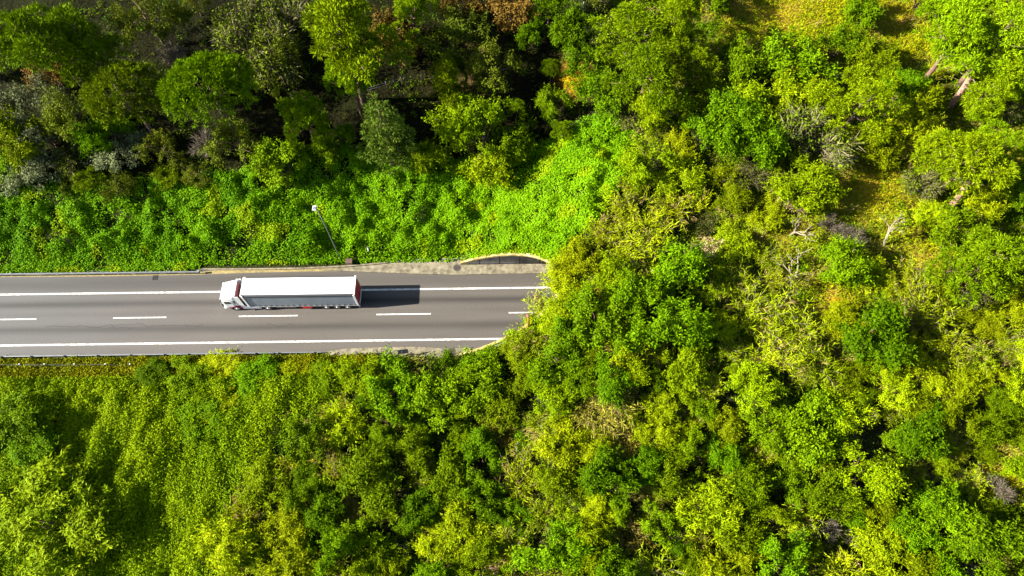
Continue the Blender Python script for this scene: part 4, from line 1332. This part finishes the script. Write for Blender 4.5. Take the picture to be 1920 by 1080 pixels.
# ------------------------------------------------------------------ the plants one can point at
for kind, px_, py_, dia, label in (
    # dark wood above the road, west
    ('dome', 388, 157, 178, 'big round umbrella pine with a dense dark domed crown, larger of two above the lorry'),
    ('dome', 228, 168, 140, 'smaller round umbrella pine just left of the biggest domed pine'),
    ('darkpine', 70, 55, 190, 'broad ragged pine filling the upper left corner'),
    ('darkpine', 160, 80, 120, 'ragged pine between the corner pine and the smaller domed pine'),
    ('grey', 45, 185, 120, 'blue-grey shrub below the ragged corner pine at the left edge'),
    ('grey', 75, 240, 90, 'blue-grey shrub under the other blue-grey one at the left edge'),
    ('olive', 130, 205, 110, 'yellowish olive tree left of the smaller domed pine'),
    ('brown', 92, 135, 70, 'withered brown shrub under the broad corner pine'),
    ('pine', 645, 55, 190, 'large bright pine above the lamp, standing out of the dark wood'),
    ('pine', 655, 135, 110, 'bright pine crown directly below the large bright pine'),
    ('twig', 480, 60, 150, 'tall grey half bare shrub right of the biggest domed pine'),
    ('twig', 520, 25, 110, 'grey half bare shrub at the upper edge beside the large bright pine'),
    ('twig', 440, 30, 100, 'grey half bare shrub at the upper edge above the biggest domed pine'),
    ('olive', 510, 105, 100, 'dull olive tree between the biggest domed pine and the large bright pine'),
    ('olive', 270, 20, 110, 'dull olive tree in deep shade at the upper edge'),
    ('cone', 722, 250, 112, 'dark conical pine alone on the shady forest edge right of the lamp'),
    ('pine', 838, 150, 95, 'slim yellow-green pine right of the old wire fence'),
    ('tree', 850, 215, 90, 'yellow-green leafy tree right below the slim pine'),
    ('tree', 905, 250, 110, 'largest leafy tree of the group above the tunnel mouth'),
    ('green', 965, 262, 80, 'bushy green shrub at the right end of the leafy group above the tunnel'),
    ('mid', 930, 300, 85, 'leafy shrub at the lowest edge of the group above the tunnel'),
    ('tree', 1040, 185, 62, 'narrow leafy tree alone in the shade left of the orange bush'),
    ('gold', 1078, 150, 40, 'orange-yellow flowering bush glowing in the dark wood'),
    ('olive', 930, 120, 105, 'dull olive tree in the middle of the dark wood above the tunnel'),
    ('olive', 850, 60, 110, 'dull olive tree beside brown shrubs near the upper edge'),
    ('brown', 950, 15, 85, 'orange-brown shrub at the upper edge above the dull olive tree'),
    ('brown', 745, 70, 90, 'orange-brown shrub right of the large bright pine'),
    ('brown', 860, 20, 80, 'orange-brown shrub beside the wood at the upper edge, nearer the bright pine'),
    ('pine', 770, 12, 95, 'bright pine at the upper edge right of the large bright pine'),
    ('green', 1075, 60, 80, 'fresh green shrub in deep shade left of the bright hillside pines'),
    ('green', 1100, 110, 70, 'fresh green shrub between the orange bush and the bright hillside pines'),
    ('green', 1130, 165, 90, 'fresh green shrub at the sunny end of the dark wood'),
    ('grey', 230, 285, 95, 'silvery shrub above the ivy, below the smaller domed pine'),
    ('grey', 60, 325, 100, 'silvery shrub above the ivy at the left edge'),
    ('green', 190, 250, 70, 'fresh green shrub between the smaller domed pine and the silvery shrub'),
    ('green', 15, 305, 70, 'fresh green shrub cut by the left edge above the ivy'),
    ('mid', 25, 255, 90, 'olive green shrub at the left edge above the silvery shrubs'),
    ('dead', 385, 262, 72, 'dead grey shrub right under the biggest domed pine'),
    ('dead', 315, 92, 60, 'dead grey shrub in the dark gap above the two domed pines'),
    ('olive', 440, 265, 95, 'olive tree right of the dead grey shrub'),
    ('olive', 300, 275, 85, 'olive tree between silvery shrub and dead grey shrub'),
    ('twig', 130, 290, 90, 'brownish half bare shrub between the two silvery shrubs'),
    ('green', 525, 300, 95, 'green shrub on the top edge of the ivy left of the lamp'),
    ('mid', 800, 290, 70, 'low shrub in shade right of the dark conical pine'),
    # sunny hillside, north-east
    ('pine', 1185, 45, 150, 'bright pine, leftmost of the hillside pines at the upper edge'),
    ('pine', 1270, 40, 160, 'bright pine at the upper edge beside the yellow grass clearing'),
    ('pine', 1215, 125, 150, 'bright pine below two others, its shade on the dark wood'),
    ('pine', 1300, 115, 110, 'small bright pine right of the hillside pines'),
    ('tree', 1245, 190, 100, 'leafy tree at the foot of the bright hillside pines'),
    ('twig', 1178, 205, 70, 'half bare shrub between the ivy and the bright hillside pines'),
    ('green', 1390, 115, 100, 'green shrub below the yellow grass clearing'),
    ('green', 1490, 110, 120, 'wide green shrub below the middle of the yellow grass clearing'),
    ('mid', 1495, 165, 100, 'leafy shrub above the grey twiggy tree'),
    ('twig', 1530, 245, 150, 'wide grey twiggy tree on the sunny slope'),
    ('olive', 1585, 270, 70, 'small olive tree touching the grey twiggy tree'),
    ('pine', 1625, 180, 150, 'yellow-green pine between the grey twiggy tree and the leaning trunk'),
    ('green', 1575, 75, 80, 'dark green shrub at the right of the yellow grass clearing'),
    ('mid', 1640, 110, 90, 'leafy shrub between the yellow-green pine and the orange soil'),
    ('green', 1625, 15, 75, 'dark green shrub at the upper edge beside the orange soil'),
    ('pine', 1806, 56, 180, 'big bright pine at the upper right with a bare leaning trunk'),
    ('pine', 1885, 55, 190, 'bright pine in the upper right corner'),
    ('pine', 1880, 140, 130, 'bright pine below the upper right corner pine'),
    ('twig', 1890, 195, 70, 'grey twiggy shrub at the right edge between bright pines'),
    ('pine', 1836, 282, 180, 'wide bright pine whose bare trunk shows below its crown'),
    ('pine', 1900, 270, 120, 'bright pine at the right edge beside the wide one with the bare trunk'),
    ('green', 1805, 430, 120, 'round dark green shrub below the wide bright pine'),
    ('green', 1590, 492, 88, 'round dark green shrub below the orange soil spot'),
    ('pine', 1870, 475, 170, 'wide yellow-green pine at the middle of the right edge'),
    ('twig', 1830, 520, 110, 'grey twiggy shrub under the pine at the right edge'),
    ('twig', 1735, 335, 80, 'pale twiggy shrub left of the wide bright pine with the bare trunk'),
    ('mid', 1420, 195, 100, 'leafy shrub left of the grey twiggy tree'),
    ('green', 1360, 225, 110, 'green shrub between the hillside pines and the twiggy tree'),
    ('green', 1420, 260, 110, 'dense green shrub under the leafy one left of the twiggy tree'),
    ('mid', 1515, 345, 100, 'leafy shrub below the grey twiggy tree'),
    ('bare', 1505, 500, 150, 'pale branching bare tree left of the round dark shrub'),
    ('bare', 1690, 430, 140, 'pale branching bare tree left of the shrub under the wide pine'),
    ('bare', 1500, 415, 110, 'pale bare tree above the larger branching one on the slope'),
    ('bare', 1640, 790, 90, 'pale bare tree in the thicket near the right edge'),
    ('straw', 1325, 470, 56, 'round tan dry bush on the hill beyond the tunnel mouth'),
    ('straw', 1480, 385, 50, 'tan dry bush beside the upper bare tree'),
    ('dead', 1565, 415, 60, 'dead pale shrub between the two branching bare trees'),
    ('dead', 1605, 440, 60, 'dead pale shrub above the round dark shrub on the slope'),
    ('cane', 1220, 425, 100, 'arching pale reed clump on the hill just beyond the ivy'),
    ('cane', 1180, 460, 90, 'arching reed clump at the corner between ivy and tunnel mouth'),
    ('cane', 1265, 390, 90, 'arching reed clump above the pale one beyond the ivy'),
    ('cane', 1180, 395, 70, 'small reed clump at the right edge of the ivy'),
    ('cane', 1205, 350, 70, 'small reed clump above the others at the ivy edge'),
    ('cane', 1420, 590, 120, 'wide yellow reed clump straight beyond the tunnel mouth'),
    ('cane', 1385, 540, 90, 'yellow reed clump above the wide one beyond the tunnel mouth'),
    ('cane', 1500, 625, 110, 'yellow reed clump below the orange soil spot'),
    ('cane', 1540, 680, 100, 'yellow reed clump lowest of those below the orange spot'),
    ('cane', 1450, 660, 100, 'yellow reed clump left of the lowest one'),
    ('cane', 1745, 600, 110, 'wide yellow reed clump in the sunny patch by the right edge'),
    ('cane', 1700, 540, 90, 'yellow reed clump above the wide one by the right edge'),
    ('cane', 1785, 640, 80, 'small yellow reed clump below the wide one by the right edge'),
    ('green', 1645, 620, 120, 'dark green shrub between two sunny reed patches'),
    ('lime', 1590, 600, 80, 'lime broom bush left of the dark shrub between reeds'),
    ('gold', 1572, 572, 24, 'small golden bush on the orange soil spot'),
    # round the mouth
    ('lime', 1064, 505, 46, 'light green broom bush draped on the upper corner of the tunnel rim'),
    ('lime', 1068, 552, 60, 'light green broom bush draped over the middle of the tunnel rim above the road'),
    ('lime', 1034, 600, 58, 'light green broom bush draped over the lower part of the tunnel rim'),
    ('cane', 1008, 612, 66, 'reed clump spilling over the rim onto the road around the rusty pole'),
    ('mid', 968, 655, 46, 'small leafy shrub draped over the lower end of the tunnel rim'),
    ('mid', 915, 668, 40, 'small leafy shrub at the ground end of the lower rim'),
    ('lime', 1065, 520, 72, 'light green broom bush hanging over the crown of the tunnel mouth'),
    ('lime', 1075, 570, 78, 'light green broom bush in the middle of the tunnel rim'),
    ('green', 1080, 615, 90, 'dense green shrub on the rim at the lower half of the mouth'),
    ('cane', 1025, 590, 78, 'pale reed clump hanging down over the tunnel road'),
    ('cane', 1000, 640, 70, 'reed clump behind the rusty red pole'),
    ('lime', 985, 665, 62, 'light green broom bush at the foot of the lower rim'),
    ('green', 905, 680, 62, 'low green shrub below the lower pavement'),
    ('green', 845, 690, 66, 'low dark shrub beside the lower manhole cover'),
    ('green', 1045, 670, 100, 'dense green shrub below the rusty red pole'),
    ('green', 1125, 590, 110, 'dark green shrub on the hill right behind the mouth'),
    ('lime', 1090, 480, 80, 'light green broom bush between ivy and the tunnel crown'),
    ('mid', 1150, 530, 100, 'leafy shrub on the hill behind the crown of the mouth'),
    ('green', 1200, 560, 110, 'dark green shrub two crowns behind the tunnel mouth'),
    ('green', 1250, 610, 130, 'broad dark green shrub on the hill far behind the mouth'),
    ('green', 1270, 500, 110, 'dark green shrub left of the round tan dry bush'),
    ('brown', 1138, 545, 30, 'small rusty brown shrub on the hill behind the mouth'),
    ('cane', 1240, 520, 80, 'pale reed clump left of the dark shrub by the tan bush'),
    # below the road
    ('willow', 95, 985, 210, 'wide light green willow shrub in the lower left corner'),
    ('lime', 412, 690, 66, 'light green bush by the guardrail below the lorry cab'),
    ('lime', 405, 765, 70, 'light green bush in the field below the guardrail bush'),
    ('lime', 545, 705, 64, 'light green bush below the middle of the lorry trailer'),
    ('green', 285, 700, 60, 'dark green bush at the end of the white-tipped wire fence'),
    ('green', 350, 705, 70, 'green bush between fence end and the guardrail bush'),
    ('green', 480, 705, 74, 'green bush between the two light green bushes by the guardrail'),
    ('mid', 620, 700, 80, 'leafy shrub at the end of the lower guardrail'),
    ('mid', 680, 710, 80, 'leafy shrub below the grey marker post'),
    ('green', 740, 725, 120, 'broad dark shrub below the little road sign'),
    ('green', 825, 745, 110, 'broad dark shrub right of the one below the road sign'),
    ('green', 890, 725, 100, 'broad dark shrub below the lower pavement'),
    ('green', 20, 790, 110, 'dark green shrub at the left edge of the grass field'),
    ('green', 60, 830, 90, 'dark shrub right of the one at the field\u2019s left edge'),
    ('green', 375, 790, 70, 'green bush in the field left of the lone light bush'),
    ('lime', 640, 800, 80, 'light green bush among dry reeds below the guardrail end'),
    ('drycane', 630, 770, 60, 'dry tan reed clump at the edge of the grass field'),
    ('drycane', 915, 800, 60, 'dry tan reed clump under the broad dark shrubs'),
    ('drycane', 1110, 765, 80, 'dry tan reed clump in the clearing below the mouth'),
    ('drycane', 1150, 735, 90, 'wide dry tan reed clump in the clearing below the mouth'),
    ('green', 1145, 705, 70, 'small round shrub at the top of the dry clearing below the mouth'),
    ('dead', 1880, 915, 60, 'dead grey shrub at the right edge of the thicket'),
    ('dead', 1560, 990, 60, 'dead grey shrub near the lower edge of the thicket'),
    ('dead', 1810, 1060, 60, 'dead grey shrub by the lower right corner'),
    ('dead', 1600, 1010, 36, 'little white dead shrub beside the dead grey one near the lower edge'),
    ('green', 1860, 1020, 120, 'bright leafy shrub in the lower right corner'),
):
    plant(kind, px_, py_, dia, label, squash=.6 if kind == 'willow' or (px_ < 90 and py_ > 780) else .42 if py_ > 680 and px_ < 640 else 1.35 if py_ < 270 and px_ < 1110 else 1.0)

# bare trunks of the two leaning pines on the east slope show below their crowns
for (px_, py_, qx, qy, label) in ((1779, 204, 1815, 150, 'pinkish bare pine trunk leaning below the big bright pine'), (1780, 393, 1812, 345, 'pinkish bare pine trunk leaning below the wide bright pine')):
    x, y, z, _ = spot(px_, py_)
    top = pix(qx, qy, z + 4.0)
    V, Fc = [], []
    d = (top[0] - x, top[1] - y, 4.0)
    tube(V, Fc, [(-.1 * d[0], -.1 * d[1], -.4), (d[0] * .3, d[1] * .3, 1.2), (d[0] * .65 + .08, d[1] * .65, 2.6), (d[0] * 1.1, d[1] * 1.1, 4.5)], [.42, .36, .32, .27], 12)
    o = empty('leaning_snag', (x, y, z))
    tag(o, label, 'tree')
    link('trunk', poly_mesh('trunk', V, Fc, mottled('pink_bark', (.16, .07, .05), (.36, .20, .15), 5), True), o)
    V, Fc = [], []
    rr = random.Random(int(px_ + py_))
    for _ in range(5):
        f = rr.uniform(.75, 1.05)
        a = rr.uniform(0, 6.28)
        tube(V, Fc, [(d[0] * f, d[1] * f, 4.1 * f), (d[0] * f + math.cos(a) * .8, d[1] * f + math.sin(a) * .8, 4.1 * f + .5), (d[0] * f + math.cos(a) * 1.7, d[1] * f + math.sin(a) * 1.7, 4.1 * f + .6)], [.08, .06, .02], 5)
    link('branch', poly_mesh('branch', V, Fc, M_PALEBARK, True), o)

# ---- the rest of the thicket: shrubs wherever no plant stands yet, told apart by look and by distance from a landmark
WORD = {0: 'level', 1: 'a-quarter', 2: 'half', 3: 'three-quarters'}
NUM = ('', 'one', 'two', 'three', 'four')


def dist_word(q):
    a, b = divmod(q, 4)
    if a == 0:
        return WORD[b]
    return NUM[a] + ('', '-and-a-quarter', '-and-a-half', '-and-three-quarters')[b]


LOOK = {'dome': 'round umbrella pine', 'green': 'dark green leafy shrub', 'mid': 'mid-green leafy shrub', 'lime': 'light green broom', 'cane': 'pale arching reed clump', 'drycane': 'dry tan reed clump', 'twig': 'half-bare grey shrub', 'tree': 'round leafy tree',
        'dead': 'dead grey shrub', 'olive': 'dull olive tree', 'straw': 'tan dry bush', 'brown': 'brown shrub', 'grey': 'silvery shrub', 'pine': 'yellow-green pine', 'darkpine': 'dark pine', 'bare': 'pale bare tree', 'gold': 'golden bush'}
MARKS = (('the tunnel mouth', 1030, 550), ('the street lamp', 620, 430), ('the lorry cab', 430, 555))


def place_words(px_, py_):
    nm, mx_, my_ = MARKS[0] if px_ > 720 or py_ < 0 else (MARKS[1] if py_ < 480 else MARKS[2])
    qx, qy = round(abs(px_ - mx_) / 65.5), round(abs(py_ - my_) / 65.5)
    hx = f"{dist_word(qx)} {'right' if px_ > mx_ else 'left'}" if qx else ''
    hy = f"{dist_word(qy)} {'below' if py_ > my_ else 'above'}" if qy else ''
    if hx and hy:
        return f'{hx} and {hy} {nm}, in lorry-lengths'
    return f'{hx or hy} of {nm}, in lorry-lengths'.replace('below of', 'below').replace('above of', 'above')


def region(px_, py_, r):
    f = float(noise(px_, py_, 230, 5))
    if py_ < 345 and px_ < 1110:
        return (('olive', 2.5), ('green', 3), ('twig', .4), ('darkpine', 3.5), ('dome', .8), ('mid', 2)), (70, 105)
    if px_ > 1100 and py_ < 330:
        return (('mid', 3), ('green', 1.5), ('lime', 5), ('twig', .8), ('tree', 1), ('cane', 2), ('pine', 1)), (60, 100)
    if px_ > 1330 and py_ < 740:
        return (('lime', 6), ('cane', 6), ('mid', 2), ('green', 1.5), ('bare', .5), ('twig', .3), ('straw', .2)), (54, 92)
    if px_ > 1040 and py_ < 700:
        return (('cane', 6), ('green', 2.5), ('mid', 2.5), ('lime', 6), ('straw', .2), ('twig', .2)), (58, 98)
    if px_ > 1250:
        return (('green', 5), ('mid', 4), ('tree', 1), ('cane', 2.2 + 2 * (f > .6)), ('lime', 2.2), ('twig', .6), ('dead', .3), ('drycane', .4), ('bare', .35)), (64, 120)
    return (('green', 4), ('mid', 4), ('tree', .5), ('cane', 3.5), ('lime', 2.2), ('drycane', .5 + .6 * (f > .55)), ('twig', .4), ('bare', .3)), (58, 108)


PLANTED += [(1797, 180, 34), (1795, 372, 30)]
rr = random.Random(4242)
used = {}
tries = 0
GRP = {}
while tries < 9000 and len(PLANTED) < 600:
    tries += 1
    px_, py_ = rr.uniform(-35, 1955), rr.uniform(-25, 1105)
    if ivy_mask(np.array(px_), np.array(py_)) > .2 or float(field_mask(np.array(px_), np.array(py_ - 20))) > .3:
        continue
    x, y, z, _ = spot(px_, py_, 1.0)
    wts, (d0, d1) = region(px_, py_, 0)
    dia = rr.uniform(d0, d1) if tries < 5200 else rr.uniform(40, 62)
    if not bool(open_ground(np.array(x), np.array(y), 1.0 + dia / 40)):
        continue
    if float(yellow_mask(np.array(px_), np.array(py_), 0, 0)) > .25:
        continue
    lim = .66 if py_ > 330 or px_ > 1110 else .98
    if any((px_ - a) ** 2 + (py_ - b) ** 2 < (lim * (dia / 2 + r)) ** 2 for a, b, r in PLANTED):
        continue
    kind = rr.choices([a for a, _ in wts], [b for _, b in wts])[0]
    if kind in ('dead', 'straw', 'brown'):
        dia *= .75
    size = 'small ' if dia < 62 else 'wide ' if dia > 92 else ''
    lab = f'{size}{LOOK[kind]} {place_words(px_, py_)}'
    n = used.get(lab, 0)
    used[lab] = n + 1
    o = plant(kind, px_, py_, dia, lab, 'shrubs and trees filling the thicket', squash=rr.uniform(.85, 1.2) * (1.25 if py_ < 300 and px_ < 1110 else 1))
print('planted', len(PLANTED), 'repeated labels', sum(v > 1 for v in used.values()))
